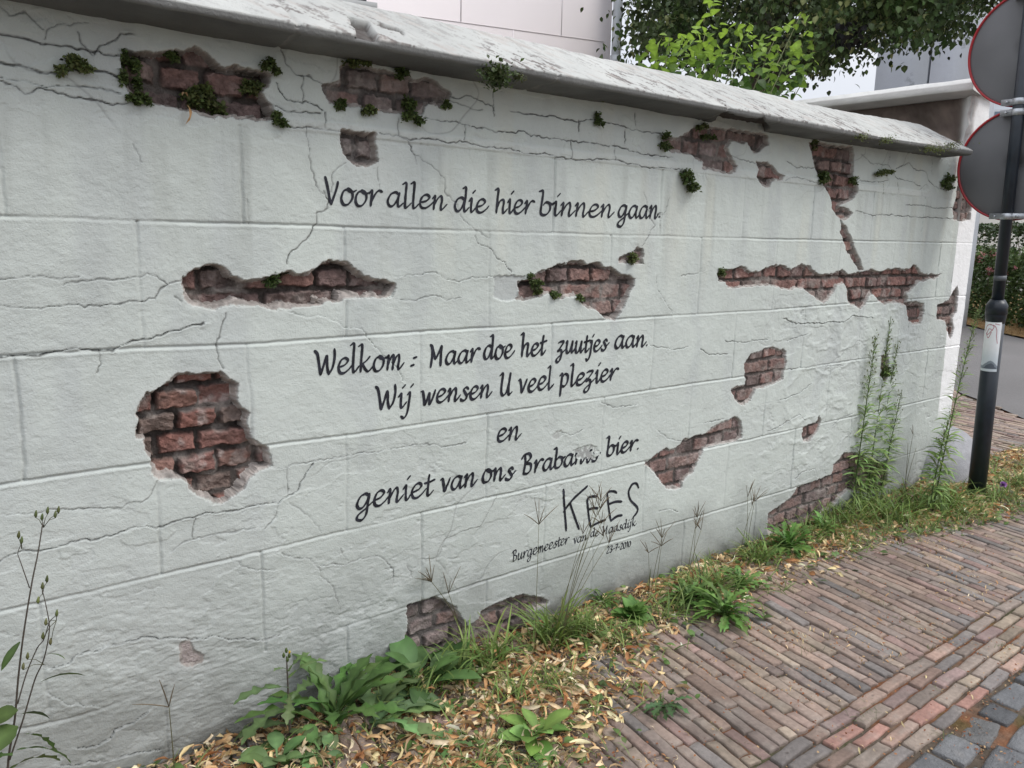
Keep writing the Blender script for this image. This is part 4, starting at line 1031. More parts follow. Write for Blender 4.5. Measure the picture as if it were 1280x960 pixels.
PALB = np.array([(.22, .172, .155), (.205, .172, .160), (.27, .165, .148), (.17, .165, .172), (.235, .205, .172), (.20, .155, .158), (.19, .168, .158), (.255, .19, .17), (.195, .155, .155), (.205, .18, .165)])
for r_ in range(5):
    y = -.975 - .0485 * (r_ + .5); x = -3.4 + (.085 if r_ % 2 else 0)
    while x < 6.4:
        ln = rr.choice([.172, .168, .178, .09], p=[.42, .3, .2, .08])
        bord.append((x + ln / 2, y, 0, ln - .008, .0405)); x += ln
lay('pavement_border', bord, PALB * np.array([1.16, 1.06, .95]), tp, M_PAVER, wob=.003, seed=3)
cob = []
PALC = np.array([(.110, .112, .116), (.132, .133, .136), (.094, .096, .101), (.125, .123, .120)])
for r_ in range(25):
    y = -1.222 - .112 * (r_ + .5); x = -3.4 + (.07 if r_ % 2 else 0)
    while x < 4.5:
        ln = rr.uniform(.12, .20)
        cob.append((x + ln / 2, y + rr.uniform(-.006, .006), rr.normal(0, .06), ln - .015, .098 + rr.uniform(-.008, .006))); x += ln
lay('cobbled_street', cob, PALC, tp, M_COBBLE, dep=.03, wob=.006, seed=4, round_=.10)

# the side road, the verge beyond it
ru = np.array([.69, .72]); ru /= np.linalg.norm(ru); rn = np.array([ru[1], -ru[0]])
p0 = np.array([7.7, .8])


def strip(name, d0, d1, z, c, mat, step=.25, amp=.003, l0=-12, l1=60, edge=0.0):
    a = np.arange(l0, l1, step * 2); b = np.linspace(d0, d1, max(3, int((d1 - d0) / step)))
    A, B = np.meshgrid(a, b)
    Bw = B + edge * fbm(A, B, .6, 841, 3) * ((B == b[0]) | (B == b[-1]))
    x = p0[0] + A * ru[0] + Bw * rn[0]; y = p0[1] + A * ru[1] + Bw * rn[1]
    zz = z + amp * fbm(x, y, .5, 842, 3)
    cc = np.tile(np.array(c), (*A.shape, 1)) * (1 + .15 * fbm(x, y, .7, 843, 4))[..., None]
    idx = np.arange(A.size).reshape(A.shape)
    return tag(link(name, fast_mesh(name, np.stack([x, y, zz], -1).reshape(-1, 3), np.stack([idx[:-1, :-1], idx[1:, :-1], idx[1:, 1:], idx[:-1, 1:]], -1).reshape(-1, 4), cc.reshape(-1, 3)), mat), kind='structure')


strip('road', 0, 3.25, -.004, (.175, .168, .165), M_ASPH, edge=.05)
strip('verge', 3.25, 9.5, .02, (.26, .17, .08), M_GROUND, amp=.03)

# ------------------------------------------------------------------ leaf templates
def leaf_tpl(n, prof, fold=.18, bend=.35, wave=0.0):
    """a blade of length 1 along +y, folded along its midrib, arching down towards the tip"""
    t = np.linspace(0, 1, n + 1)
    wv = np.array([prof(a) for a in t])
    th = bend * t * 1.5
    dy = np.cos(th); dz = -np.sin(th)
    y = np.concatenate([[0], np.cumsum((dy[1:] + dy[:-1]) / 2) / n]); z = np.concatenate([[0], np.cumsum((dz[1:] + dz[:-1]) / 2) / n])
    zw = wave * np.sin(t * 17)
    Vt = np.stack([np.stack([-wv, y, z + fold * wv + zw], 1), np.stack([0 * t, y, z], 1), np.stack([wv, y, z + fold * wv - zw], 1)], 1).reshape(-1, 3)
    i = np.arange(n)[:, None] * 3; j = np.arange(2)[None]
    return Vt, [np.stack([i + j, i + j + 1, i + j + 4, i + j + 3], -1).reshape(-1, 4)]


p_lance = lambda t: .12 * math.sin(math.pi * min(1, t * .97 + .03)) ** .8 + .004
p_oval = lambda t: .30 * math.sin(math.pi * t ** .85) ** .75 + .004
p_spoon = lambda t: (.03 if t < .25 else .03 + .21 * math.sin(math.pi * (t - .25) / .75) ** .7)
p_heart = lambda t: .46 * math.sin(math.pi * t ** .62) ** .8 * (1 - .12 * t) + .003
p_blade = lambda t: .022 * (1 - t) ** .6 + .0008


def p_lobed(t, k=5.5, base=.035, amp=.105):
    saw = (t * k) % 1.0
    return (base * .6 if t < .18 else (base + amp * (saw ** 1.6 if saw < .8 else (1 - saw) * 3.5)) * (.35 + .9 * t) * (1 if t < .8 else max(0, (1 - t) / .2) ** .6)) + .003


LT = {'lance': leaf_tpl(5, p_lance, .25, .5), 'oval': leaf_tpl(6, p_oval, .2, .45, .006), 'spoon': leaf_tpl(8, p_spoon, .2, .5, .008), 'heart': leaf_tpl(6, p_heart, .16, .35, .01),
      'blade': leaf_tpl(5, p_blade, .3, .75), 'lobed': leaf_tpl(34, p_lobed, .45, .75, .016), 'needle': leaf_tpl(4, lambda t: .055 * math.sin(math.pi * min(1, t * .97 + .03)) ** .8 + .003, .3, .7), 'lobedwide': leaf_tpl(30, lambda t: p_lobed(t, 4.5, .055, .165), .22, .7, .016),
      'small': leaf_tpl(2, lambda t: (0.02, .36, .02)[int(round(t * 2))], .2, .3), 'leaf3': leaf_tpl(3, lambda t: (0.02, .34, .30, .01)[int(round(t * 3))], .18, .5)}


def frames(yaw, pitch, roll, scale):
    """rotation*scale matrices: +y of the template points along yaw/pitch"""
    yaw, pitch, roll, scale = np.broadcast_arrays(*[np.asarray(a, float) for a in (yaw, pitch, roll, scale)])
    cy, sy, cp, sp, cr, sr = np.cos(yaw), np.sin(yaw), np.cos(pitch), np.sin(pitch), np.cos(roll), np.sin(roll)
    fy = np.stack([cy * cp, sy * cp, sp], -1); fx = np.stack([sy, -cy, 0 * cy], -1); fz = np.cross(fx, fy)
    a = fx * cr[..., None] + fz * sr[..., None]; b = -fx * sr[..., None] + fz * cr[..., None]
    return np.stack([a, fy, b], -1) * scale[..., None, None]


def vary(base, n, rs, s=.18, tip=(.0, .0, .0)):
    b = np.asarray(base, float)
    return np.clip(b[None] * (1 + rs.normal(0, s, n))[:, None] * (1 + rs.normal(0, .06, (n, 3))), .003, .9)


LRS = np.random.RandomState(555)


def leaves(mb, kind, yaw, pitch, roll, scale, P, col):
    T, Fq = LT[kind]
    k = len(T) // 3
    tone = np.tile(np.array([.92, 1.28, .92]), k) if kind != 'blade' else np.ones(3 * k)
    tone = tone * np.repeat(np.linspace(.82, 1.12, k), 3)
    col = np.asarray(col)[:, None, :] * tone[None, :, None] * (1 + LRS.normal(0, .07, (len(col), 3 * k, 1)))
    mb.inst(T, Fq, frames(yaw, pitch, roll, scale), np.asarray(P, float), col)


G1, G2, G3 = (.080, .140, .034), (.185, .265, .070), (.045, .080, .026)


def rosette(name, label, loc, n, size, kind, col, seed, pitch=(.25, 1.1), group=None, cat='weed', stalk=None, fan=None):
    rs = np.random.RandomState(seed)
    t = thing(name, label, cat, (loc[0], loc[1], 0.0), group)
    mb = MB()
    yaw = rs.uniform(0, 2 * np.pi, n) if fan is None else rs.uniform(fan[0], fan[1], n)
    pt = rs.uniform(pitch[0], pitch[1], n)
    sc = size * rs.uniform(.6, 1.05, n)
    P = np.stack([rs.normal(0, .008, n), rs.normal(0, .008, n), rs.uniform(0.0, .012, n)], 1)
    leaves(mb, kind, yaw, pt, rs.normal(0, .25, n), sc, P, np.clip(vary(col, n, rs) * 1.65, 0, .6))
    mb.build('leaf_rosette', M_LEAF, t)
    return t


def tuft(name, label, loc, n, h, seed, col=G2, spread=.05, group=None, cat='grass tuft', pitch=(.7, 1.45)):
    rs = np.random.RandomState(seed)
    mb = MB()
    P = np.stack([rs.normal(0, spread, n), rs.normal(0, spread * .6, n) , np.zeros(n)], 1)
    P[:, 1] = np.minimum(P[:, 1], .9 * -loc[1] - .012) if loc[1] > -.3 and loc[0] < 4.9 else P[:, 1]
    leaves(mb, 'blade', rs.uniform(0, 2 * np.pi, n), rs.uniform(*pitch, n), rs.normal(0, .3, n), h * rs.uniform(.45, 1.1, n), P, vary(col, n, rs, .22))
    o = mb.build(name, M_LEAF); o.location = (loc[0], loc[1], -.004)
    return tag(o, label, cat, group)


def fingergrass(name, label, loc, stalks, seed, col=(.13, .125, .06), group=None):
    """stalks: (height, lean x, lean y, rays)"""
    rs = np.random.RandomState(seed)
    t = thing(name, label, 'grass', (loc[0], loc[1], -.004), group)
    ms, mh = MB(), MB()
    for h, lx, ly, nr in stalks:
        b = np.array([rs.normal(0, .015), rs.normal(0, .008), 0])
        k = np.linspace(0, 1, 8)[:, None]
        p = b + np.array([lx, ly, h]) * np.concatenate([k ** 1.5, k ** 1.5, k ** .95], 1)
        ms.tube(p, np.linspace(.0016, .0009, 8), np.array(col) * rs.uniform(.7, 1.1), 4)
        for q in range(nr):
            yw = rs.uniform(0, 2 * np.pi); pt = rs.uniform(.55, 1.35); L = rs.uniform(.065, .11)
            d = np.array([math.cos(yw) * math.cos(pt), math.sin(yw) * math.cos(pt) * .5, math.sin(pt)])
            kk = np.linspace(0, 1, 5)[:, None]
            mh.tube(p[-1] + d * L * kk + np.array([0, 0, -.012]) * kk ** 2, [.0010, .0016, .0015, .0013, .0006], np.array((.17, .135, .09)) * rs.uniform(.7, 1.1), 4)
    ms.build('stalk', M_STEM, t)
    if mh.n: mh.build('seed_head', M_STEM, t)
    return t


def fleabane(name, label, loc, stems, seed, group=None):
    """tall narrow-leaved weed; stems: (height, lean x, lean y)"""
    rs = np.random.RandomState(seed)
    t = thing(name, label, 'weed', (loc[0], loc[1], -.004), group)
    for si, (h, lx, ly) in enumerate(stems):
        ms, ml = MB(), MB()
        k = np.linspace(0, 1, 14)
        b = np.array([si * .085 - .04 * len(stems) if len(stems) > 2 else rs.normal(0, .02), rs.normal(0, .012), 0])
        wob = np.stack([.012 * np.sin(k * 5 + seed), .006 * np.sin(k * 4), 0 * k], 1) * k[:, None]
        p = b + np.stack([lx * k ** 1.3, ly * k ** 1.3, h * k], 1) + wob
        ms.tube(p, np.linspace(.0042, .0012, 14), (.085, .12, .045), 5)
        n = int(210 * h)
        s = np.sort(rs.uniform(.04, .97, n)); pos = np.stack([np.interp(s, k, p[:, i]) for i in range(3)], 1)
        yaw = np.arange(n) * 2.4 + rs.normal(0, .3, n)
        sz = np.interp(s, [0, .25, .6, .85, 1], [.095, .110, .075, .042, .024]) * rs.uniform(.75, 1.2, n)
        leaves(ml, 'needle', yaw, np.interp(s, [0, .5, 1], [.35, .7, .9]) + rs.normal(0, .2, n), rs.normal(0, .4, n), sz, pos, np.clip(vary((.24, .345, .115), n, rs, .18), 0, .8))
        # flowering top: short side twigs with small buds
        for q in range(int(46 * h)):
            s0 = rs.uniform(.62, .98); q0 = np.array([np.interp(s0, k, p[:, i]) for i in range(3)])
            yw = rs.uniform(0, 6.28); L = rs.uniform(.03, .075) * (1.25 - s0)
            e = q0 + np.array([math.cos(yw) * L, math.sin(yw) * L * .7, L * 1.3])
            ms.tube(np.stack([q0, (q0 + e) / 2 + [0, 0, -.003], e]), [.0008, .0007, .0006], (.10, .14, .05), 3)
            ml.tube(np.stack([e, e + [0, 0, .004], e + [0, 0, .009]]), [.0012, .0028, .0014], (.17, .19, .08), 5)
        st = ms.build('stem', M_STEM, t)
        ml.build('leaves', M_LEAF, t)
    return t


def g(px, py):
    x, y = onground(px, py); return float(x), float(y)


# ------------------------------------------------------------------ tall weed at the left edge of the photograph
def stem_weed():
    t = thing('flowering_weed', 'tall thin weed with small buds in front of the left end of the wall', 'weed', (0, 0, 0))
    rs = np.random.RandomState(3)
    Y = -.20
    def w3(pts, yy=Y):
        a = wl(pts, yy); return np.stack([a[:, 0], np.full(len(a), yy) + .02 * np.sin(np.arange(len(a))), a[:, 1]], 1)
    A = w3([(8, 1010), (12, 955), (20, 905), (23, 850), (28, 790), (38, 725), (47, 690), (55, 655)])
    B = w3([(12, 950), (30, 905), (45, 855), (55, 825), (60, 785), (57, 760), (52, 735)], -.19)
    C2 = w3([(22, 880), (35, 845), (48, 815), (55, 800), (60, 775), (68, 765)], -.18)
    D2 = w3([(37, 735), (27, 705), (24, 695), (27, 680)], -.21)
    ms = MB()
    for P, r0 in ((A, .0028), (B, .002), (C2, .0017), (D2, .0012)):
        ms.tube(catmull(P, 5), np.linspace(r0, r0 * .45, len(catmull(P, 5))), (.075, .062, .050), 5)
    buds = []
    for a, off in ((A[-1], ((0, 0), (-.012, .012), (.01, .016), (.022, .008), (.03, .014))), (D2[-1], ((0, 0), (-.004, .012))), (B[-1], ((0, 0), (.01, .012), (-.01, -.03))), (C2[-1], ((0, 0), (-.02, -.02), (-.028, -.05), (-.014, -.07))),
                   (B[3], ((-.03, .01), (-.04, -.01)))):
        for ox, oz in off:
            q = a + np.array([ox, rs.normal(0, .006), oz]); ms.tube(np.stack([a - [0, 0, .012], (a + q) / 2, q]), [.0008, .0007, .0006], (.09, .09, .05), 4); buds.append(q)
    ms.build('stem', M_STEM, t)
    for q in buds:
        mb = MB(); mb.tube(np.stack([q, q + [0, 0, .005], q + [.001, 0, .010], q + [.002, 0, .016]]), [.0012, .0036, .0030, .0012], vary((.16, .18, .07), 1, rs)[0], 6); mb.build('bud', M_LEAF, t)
    ml = MB()
    spec = [((24, 800), 3.6, -.6, .06, 'lance'), ((22, 885), 2.9, -.1, .06, 'oval'), ((25, 890), .1, -.2, .055, 'oval'), ((50, 850), .3, .1, .085, 'lance'), ((20, 935), .1, -.1, .11, 'lobedwide'), ((15, 940), 3.0, .3, .10, 'lobedwide'),
            ((22, 905), 3.4, -.2, .08, 'oval'), ((30, 915), .3, -.4, .075, 'lobedwide'), ((10, 960), .6, .1, .11, 'lobedwide'), ((58, 815), -.6, .1, .04, 'lance')]
    for (px, py), yw, pt, s, kd in spec:
        q = w3([(px, py)])[0]
        leaves(ml, kd, np.array([yw]), np.array([pt]), np.array([.5]), np.array([s * 1.1]), q[None] + [[0, -.01, 0]], vary((.075, .125, .035), 1, rs))
    ml.build('leaves', M_LEAF, t)


stem_weed()
fingergrass('finger_grass', 'single dry grass stalk with three short spikes against the lower left wall', g(214, 968), [(.20, -.004, .0, 3)], 12)

# sow thistle and dandelions in the near corner
def thistle():
    x, y = g(363, 925)
    t = thing('sow_thistle', 'pale green sow thistle with one yellow bud close to the wall', 'weed', (x, y, 0))
    rs = np.random.RandomState(21)
    ms = MB(); k = np.linspace(0, 1, 9)[:, None]
    p = np.array([0, .0, 0]) + k * np.array([.0, .01, .25])
    ms.tube(p, np.linspace(.0034, .0018, 9), (.075, .06, .05), 6)
    ms.build('stem', M_STEM, t)
    ml = MB()
    yaw = np.array([3.4, 3.0, .1, .4, 2.6, 5.2, .0, 3.5, 4.4, .9]); z = np.array([.10, .16, .19, .12, .05, .03, .21, .21, .14, .05])
    sc = np.array([.13, .12, .10, .11, .13, .13, .06, .05, .09, .12]) * 1.3
    leaves(ml, 'lobedwide', yaw, np.array([.35, .5, .6, .4, .2, .2, 1.0, 1.0, .3, .2]), rs.normal(0, .3, 10), sc, np.stack([0 * z, 0 * z, z], 1), vary((.115, .175, .065), 10, rs, .12))
    ml.build('leaves', M_LEAF, t)
    q = p[-1]
    for o in ((0, 0, .012), (-.008, 0, 0), (.007, -.003, -.004), (0, -.006, -.012)):
        mb = MB(); mb.tube(np.stack([q + o, q + o + np.array([0, 0, .006]), q + o + np.array([0, 0, .014])]), [.003, .0045, .0018], (.09, .13, .035), 6); mb.build('bud', M_LEAF, t)
    mb = MB(); mb.tube(np.stack([q + [.007, -.003, .008], q + [.008, -.003, .013], q + [.009, -.003, .016]]), [.0022, .0034, .0015], (.65, .45, .02), 6); mb.build('petals', M_LEAF, t)


thistle()
x, y = g(418, 905); rosette('dandelion', 'big dandelion of upright jagged leaves leaning on the wall in the near corner', (x, y), 24, .30, 'lobed', (.052, .100, .026), 31, (.75, 1.45))
x, y = g(470, 905); rosette('dandelion', 'dandelion with broad grey-green jagged leaves lying over the litter', (x, y), 13, .29, 'lobedwide', (.090, .140, .060), 32, (.1, .8), fan=(-1.3, 1.6))
x, y = g(525, 860); rosette('plantain', 'dark green plantain with broad ribbed leaves beside the gap at the wall foot', (x, y), 13, .20, 'spoon', (.050, .095, .030), 33, (.2, 1.2))
x, y = g(345, 955); rosette('young_thistle', 'small round-leaved seedling at the very bottom left of the weeds', (x, y), 14, .10, 'spoon', (.085, .140, .055), 34, (.15, .9))
x, y = g(400, 945); rosette('young_thistle', 'low broad grey-green seedling under the big dandelion', (x, y), 12, .10, 'spoon', (.090, .145, .060), 35, (.0, .6))
x, y = g(560, 830); rosette('plantain', 'glossy plantain half hidden by grass below the bare brick', (x, y), 9, .13, 'oval', (.042, .080, .024), 36, (.3, 1.2))
x, y = g(668, 925); rosette('dandelion', 'small bright dandelion standing alone in dry leaves near the bottom edge', (x, y), 15, .13, 'spoon', (.095, .165, .040), 37, (.2, 1.15))
x, y = g(560, 930); rosette('groundsel', 'flat little weed between dry leaves on the near pavers', (x, y), 12, .075, 'lobedwide', (.065, .115, .04), 38, (.0, .7))
x, y = g(830, 885); rosette('groundsel', 'dark low weed at the edge of the dry leaves', (x, y), 14, .09, 'lobedwide', (.045, .085, .032), 39, (.0, .8))
x, y = g(790, 772); rosette('bushy_weed', 'round compact bright green weed at the foot of the wall below the date', (x, y), 46, .085, 'oval', (.070, .135, .032), 40, (.2, 1.5))
for px, py, n, s, col, lab, sd in [(905, 770, 60, .17, (.075, .140, .032), 'large bushy ragwort with jagged leaves growing over the pavers', 41), (858, 755, 40, .13, (.080, .140, .036), 'upright ragwort nearest the wall in the middle clump', 42),
                                   (985, 688, 60, .16, (.068, .130, .030), 'dense green ragwort before the brick patch at the lower right', 43), (925, 735, 36, .13, (.085, .150, .038), 'ragwort between the two dense clumps at the wall foot', 44),
                                   (1030, 665, 34, .12, (.075, .140, .034), 'small ragwort in front of the exposed bricks at the foot', 45), (740, 748, 26, .10, (.07, .125, .03), 'straggly green weed under the scribbled signature', 46)]:
    x, y = g(px, py); rosette('ragwort', lab, (x, min(y, -.03)), n, s, 'lobed', col, sd, (.3, 1.45))
for px, py, n, h, lab, sd in [(610, 830, 90, .22, 'tall grass tuft in front of the right half of the low brick gap', 51), (690, 800, 110, .24, 'grass tuft left of the bending dry stalks', 52), (560, 850, 60, .18, 'thin grass tuft beside the plantain', 53),
                              (740, 790, 70, .16, 'short grass tuft beside the round weed', 54), (640, 870, 70, .13, 'low grass tuft in the dry leaves near the wall', 55), (700, 860, 60, .11, 'sparse low grass among dry leaves in the middle', 56),
                              (830, 770, 60, .15, 'grass tuft left of the large ragwort', 57), (1075, 640, 90, .2, 'grass under the tall weeds at the right', 58), (1130, 638, 110, .22, 'grass tuft between the two tall weeds', 59), (1180, 632, 130, .22, 'dense grass tuft left of the sign pole', 60),
                              (1230, 622, 110, .16, 'grass tuft around the foot of the sign pole', 61), (1262, 628, 90, .14, 'grass tuft right of the sign pole', 62), (1150, 660, 80, .13, 'low grass on the litter before the right tall weed', 63), (880, 740, 110, .2, 'grass standing behind the large ragwort', 64), (950, 700, 110, .18, 'grass between the two ragwort clumps', 65),
                              (1010, 672, 110, .17, 'grass at the left edge of the lower right brick patch', 66), (1050, 652, 120, .19, 'grass right below the lower right brick patch', 67), (1105, 650, 130, .2, 'grass just right of the four tall weeds', 68),
                              (1200, 645, 110, .15, 'grass in the litter before the sign pole', 69), (1270, 605, 120, .15, 'grass beyond the sign pole at the right edge', 70), (775, 800, 80, .12, 'short grass below the round weed', 48), (500, 880, 70, .13, 'thin grass between the big dandelion and the plantain', 49)]:
    x, y = g(px, py); tuft('grass_tuft', lab, (x, min(y, -.03)), n, h, sd, spread=.05 if px < 1000 else .10)
for px, py, stalks, lab, sd in [(668, 815, [(.47, .0, .0, 6)], 'one straight finger-grass stalk standing before the signature', 71),
                                (700, 808, [(.50, .17, .01, 4), (.47, .20, .0, 5), (.44, .15, .01, 3), (.42, .18, .0, 4), (.36, .20, .01, 3), (.48, .13, .0, 4), (.40, .10, .0, 3), (.33, .22, 0, 4)], 'sheaf of bending dry grass stalks crossing the small lettering', 72),
                                (560, 800, [(.30, -.15, -.02, 9), (.24, -.06, .0, 4)], 'arching grass stalk with wide spread spikes at the left gap', 73),
                                (815, 755, [(.24, .02, .0, 5), (.22, -.02, .0, 4), (.27, .05, .0, 5)], 'thin grass stalks with forked spikes right of the date', 74),
                                (860, 735, [(.30, .04, .0, 5), (.26, .0, 0, 4), (.24, .07, 0, 4)], 'dry finger-grass standing behind the ragwort', 75),
                                (930, 690, [(.24, .03, .0, 5), (.27, -.02, 0, 5), (.22, .06, 0, 4)], 'faded finger-grass against the white wall between the green clumps', 76),
                                (1130, 620, [(.36, .03, 0, 2), (.32, -.03, 0, 0), (.28, .08, 0, 0)], 'thin bare grass stalks between the tall weeds', 77)]:
    x, y = g(px, py); fingergrass('finger_grass', lab, (x, min(y, -.02)), stalks, sd)
fleabane('tall_fleabane', 'clump of four tall narrow-leaved weeds before the right brick patch', (*g(1085, 626),), [(.95, .02, -.02), (1.03, .0, -.01), (1.04, .05, .0), (.90, .06, -.02), (.62, .05, -.03)], 81)
fleabane('tall_fleabane', 'single tall leafy weed at the white wall end beside the guard stone', (*g(1160, 640),), [(1.12, .24, -.01), (.55, .05, -.03)], 82)
# thistle flower right of the pole
x, y = g(1250, 632)
t = thing('clover', 'purple clover flower right of the sign pole', 'flower', (x, y, 0))
mb = MB(); mb.tube([(0, 0, 0), (0, 0, .06), (.004, 0, .115)], [.0016, .0014, .0012], (.07, .11, .04), 5); mb.build('stem', M_STEM, t)
mb = MB(); n = 60; rs = np.random.RandomState(4); leaves(mb, 'small', rs.uniform(0, 6.28, n), rs.uniform(-.3, 1.5, n), rs.normal(0, .5, n), .022, np.tile([[.004, 0, .118]], (n, 1)), vary((.34, .17, .42), n, rs, .15)); mb.build('flower_head', M_LEAF, t)

# ------------------------------------------------------------------ litter, loose grass, grit
def dens(x, y):
    lim = np.interp(x, [-.5, .3, .8, 1.2, 1.6, 2.0, 2.6, 3.2, 4.2, 5.2, 6.0], [.50, .60, .66, .66, .50, .34, .30, .34, .50, .55, .45])
    d = -y
    return sstep(lim + .10, lim - .16, d + .12 * fbm(x, y, .22, 901, 3)) * (.35 + .65 * sstep(-.35, .25, fbm(x, y, .14, 902, 3)))


def scatter(n, x0, x1, y0, y1, f, rs):
    out = []
    tot = 0
    while tot < n:
        x = rs.uniform(x0, x1, n * 2); y = rs.uniform(y0, y1, n * 2)
        k = rs.uniform(0, 1, n * 2) < f(x, y)
        out.append(np.stack([x[k], y[k]], 1)); tot += k.sum()
        if k.sum() == 0: break
    return np.concatenate(out)[:n]


rs = np.random.RandomState(91)
mb = MB()
strip_tpl = leaf_tpl(5, lambda t: .095 * math.sin(math.pi * min(.97, t + .03)) ** .6, .6, 1.1, .05)
curl_tpl = leaf_tpl(5, lambda t: .30 * math.sin(math.pi * min(.97, t + .03)) ** .7, .9, 1.3, .05)
LT['straw'] = leaf_tpl(3, lambda t: .05 * math.sin(math.pi * min(.97, t + .03)) ** .6 + .006, .6, .8); LT['bract'] = strip_tpl; LT['curl'] = curl_tpl
DRY = np.array([(.70, .50, .28), (.76, .58, .36), (.60, .38, .19), (.50, .28, .13), (.80, .67, .47), (.66, .52, .28), (.45, .22, .10), (.60, .50, .27)])
P = scatter(9600, -1.6, 6.0, -.85, -.006, dens, rs); n = len(P)
hz = np.abs(rs.normal(0, .010, n)) * dens(P[:, 0], P[:, 1]) + .004
P3 = np.stack([P[:, 0], P[:, 1], hz], 1)
far_k = np.clip(P[:, 0] / 4, 0, 1)
c = DRY[rs.randint(0, len(DRY), n)] * (1 + rs.normal(0, .2, n))[:, None]
old = sstep(-.2, .4, fbm(P[:, 0], P[:, 1], .12, 909, 3)) > rs.uniform(0, 3.2, n)
c[old] *= np.array([.62, .52, .45])
h = rs.uniform(0, 1, n) < .84
for kd, m, s in (('bract', h, (.022, .078)), ('curl', ~h, (.012, .040))):
    k = m.sum()
    leaves(mb, kd, rs.uniform(0, 6.28, k), rs.normal(.12, .28, k), rs.normal(0, .9, k), rs.uniform(*s, k), P3[m], np.clip(c[m], .02, .85))
Ps = scatter(10500, -1.6, 6.2, -.85, -.006, lambda x, y: dens(x, y) * (.3 + .7 * sstep(-.1, .3, fbm(x, y, .09, 910, 3))), rs); ns_ = len(Ps)
leaves(mb, 'straw', rs.uniform(0, 6.28, ns_), rs.normal(.05, .2, ns_), rs.normal(0, .8, ns_), rs.uniform(.012, .042, ns_), np.stack([Ps[:, 0], Ps[:, 1], np.abs(rs.normal(0, .006, ns_)) + .002], 1), np.clip(DRY[rs.randint(0, len(DRY), ns_)] * (1 + rs.normal(0, .2, ns_))[:, None] * .9, .02, .85))
for q in range(260):
    px_, py_ = P[rs.randint(len(P))]; a_ = rs.uniform(0, 6.28); L_ = rs.uniform(.03, .11)
    mb.tube(np.array([(px_, py_, .006), (px_ + math.cos(a_) * L_ * .5, py_ + math.sin(a_) * L_ * .5, .016), (px_ + math.cos(a_ + .3) * L_, py_ + math.sin(a_ + .3) * L_, .008)]), [.0012, .0010, .0006], (.20, .14, .09), 3)
tag(mb.build('leaf_litter', M_LEAF_DRY), 'dry pale brown leaves strewn along the foot of the wall', 'fallen leaves', kind='stuff')
mb = MB()
P = scatter(7300, -1.6, 6.4, -.8, -.006, lambda x, y: dens(x, y + .05) * (.12 + .88 * sstep(.0, .35, fbm(x, y, .25, 905, 3) + .35 * sstep(2.0, 3.2, x))), rs); n = len(P)
leaves(mb, 'blade', rs.uniform(0, 6.28, n), rs.uniform(.25, 1.3, n), rs.normal(0, .4, n), rs.uniform(.03, .12, n), np.stack([P[:, 0], P[:, 1], np.full(n, -.004)], 1), vary((.175, .245, .070), n, rs, .3))
n = 1300
P = scatter(n, -.3, 6.2, -.75, -.006, lambda x, y: dens(x, y + .1), rs)
leaves(mb, 'leaf3', rs.uniform(0, 6.28, n), rs.uniform(.0, .9, n), rs.normal(0, .4, n), rs.uniform(.015, .04, n), np.stack([P[:, 0], P[:, 1], rs.uniform(0, .02, n)], 1), vary((.11, .175, .05), n, rs, .25))
# weeds in the joints of the pavers
P = scatter(900, .6, 6.4, -1.25, -.3, lambda x, y: sstep(.38, .5, fbm(x, y, .10, 906, 3)), rs); n = len(P)
leaves(mb, 'blade', rs.uniform(0, 6.28, n), rs.uniform(.3, 1.2, n), rs.normal(0, .4, n), rs.uniform(.015, .04, n), np.stack([P[:, 0], P[:, 1], np.full(n, -.003)], 1), vary((.11, .14, .045), n, rs, .3))
tag(mb.build('grass', M_LEAF), 'loose grass and seedlings growing through the dry leaves and paver joints', 'grass', kind='stuff')
mb = MB()
gap = lambda x, y: .12 + .88 * sstep(.05, .4, fbm(x, y, .2, 907, 3))
P = scatter(15000, .2, 6.0, -1.5, -.1, gap, rs); n = len(P)
T = np.array([(-.5, -.3, 0), (.5, -.2, .05), (.4, .3, .2), (-.4, .35, .1)])
c = np.array([(.26, .095, .04), (.33, .15, .07), (.20, .08, .04), (.42, .28, .15)])[rs.randint(0, 4, n)]
zz = np.where(rs.uniform(0, 1, n) < .72, -.0085, .0045)
mb.inst(T, [np.array([[0, 1, 2, 3]])], frames(rs.uniform(0, 6.28, n), rs.normal(0, .35, n), rs.normal(0, .35, n), rs.uniform(.003, .009, n)), np.stack([P[:, 0], P[:, 1], zz + rs.normal(0, .0015, n)], 1), c)
P = scatter(700, .5, 6.0, -1.3, -.3, lambda x, y: .03 + .9 * sstep(.25, .5, fbm(x, y, .3, 908, 3)), rs); n = len(P)
leaves(mb, 'bract', rs.uniform(0, 6.28, n), rs.normal(.05, .1, n), rs.normal(0, .6, n), rs.uniform(.012, .03, n), np.stack([P[:, 0], P[:, 1], np.full(n, .005)], 1), np.clip(DRY[rs.randint(0, len(DRY), n)], 0, 1))
tag(mb.build('plant_debris', M_LEAF_DRY), 'rust-coloured seed husks and crumbs lying in the paver joints', 'plant debris', kind='stuff')

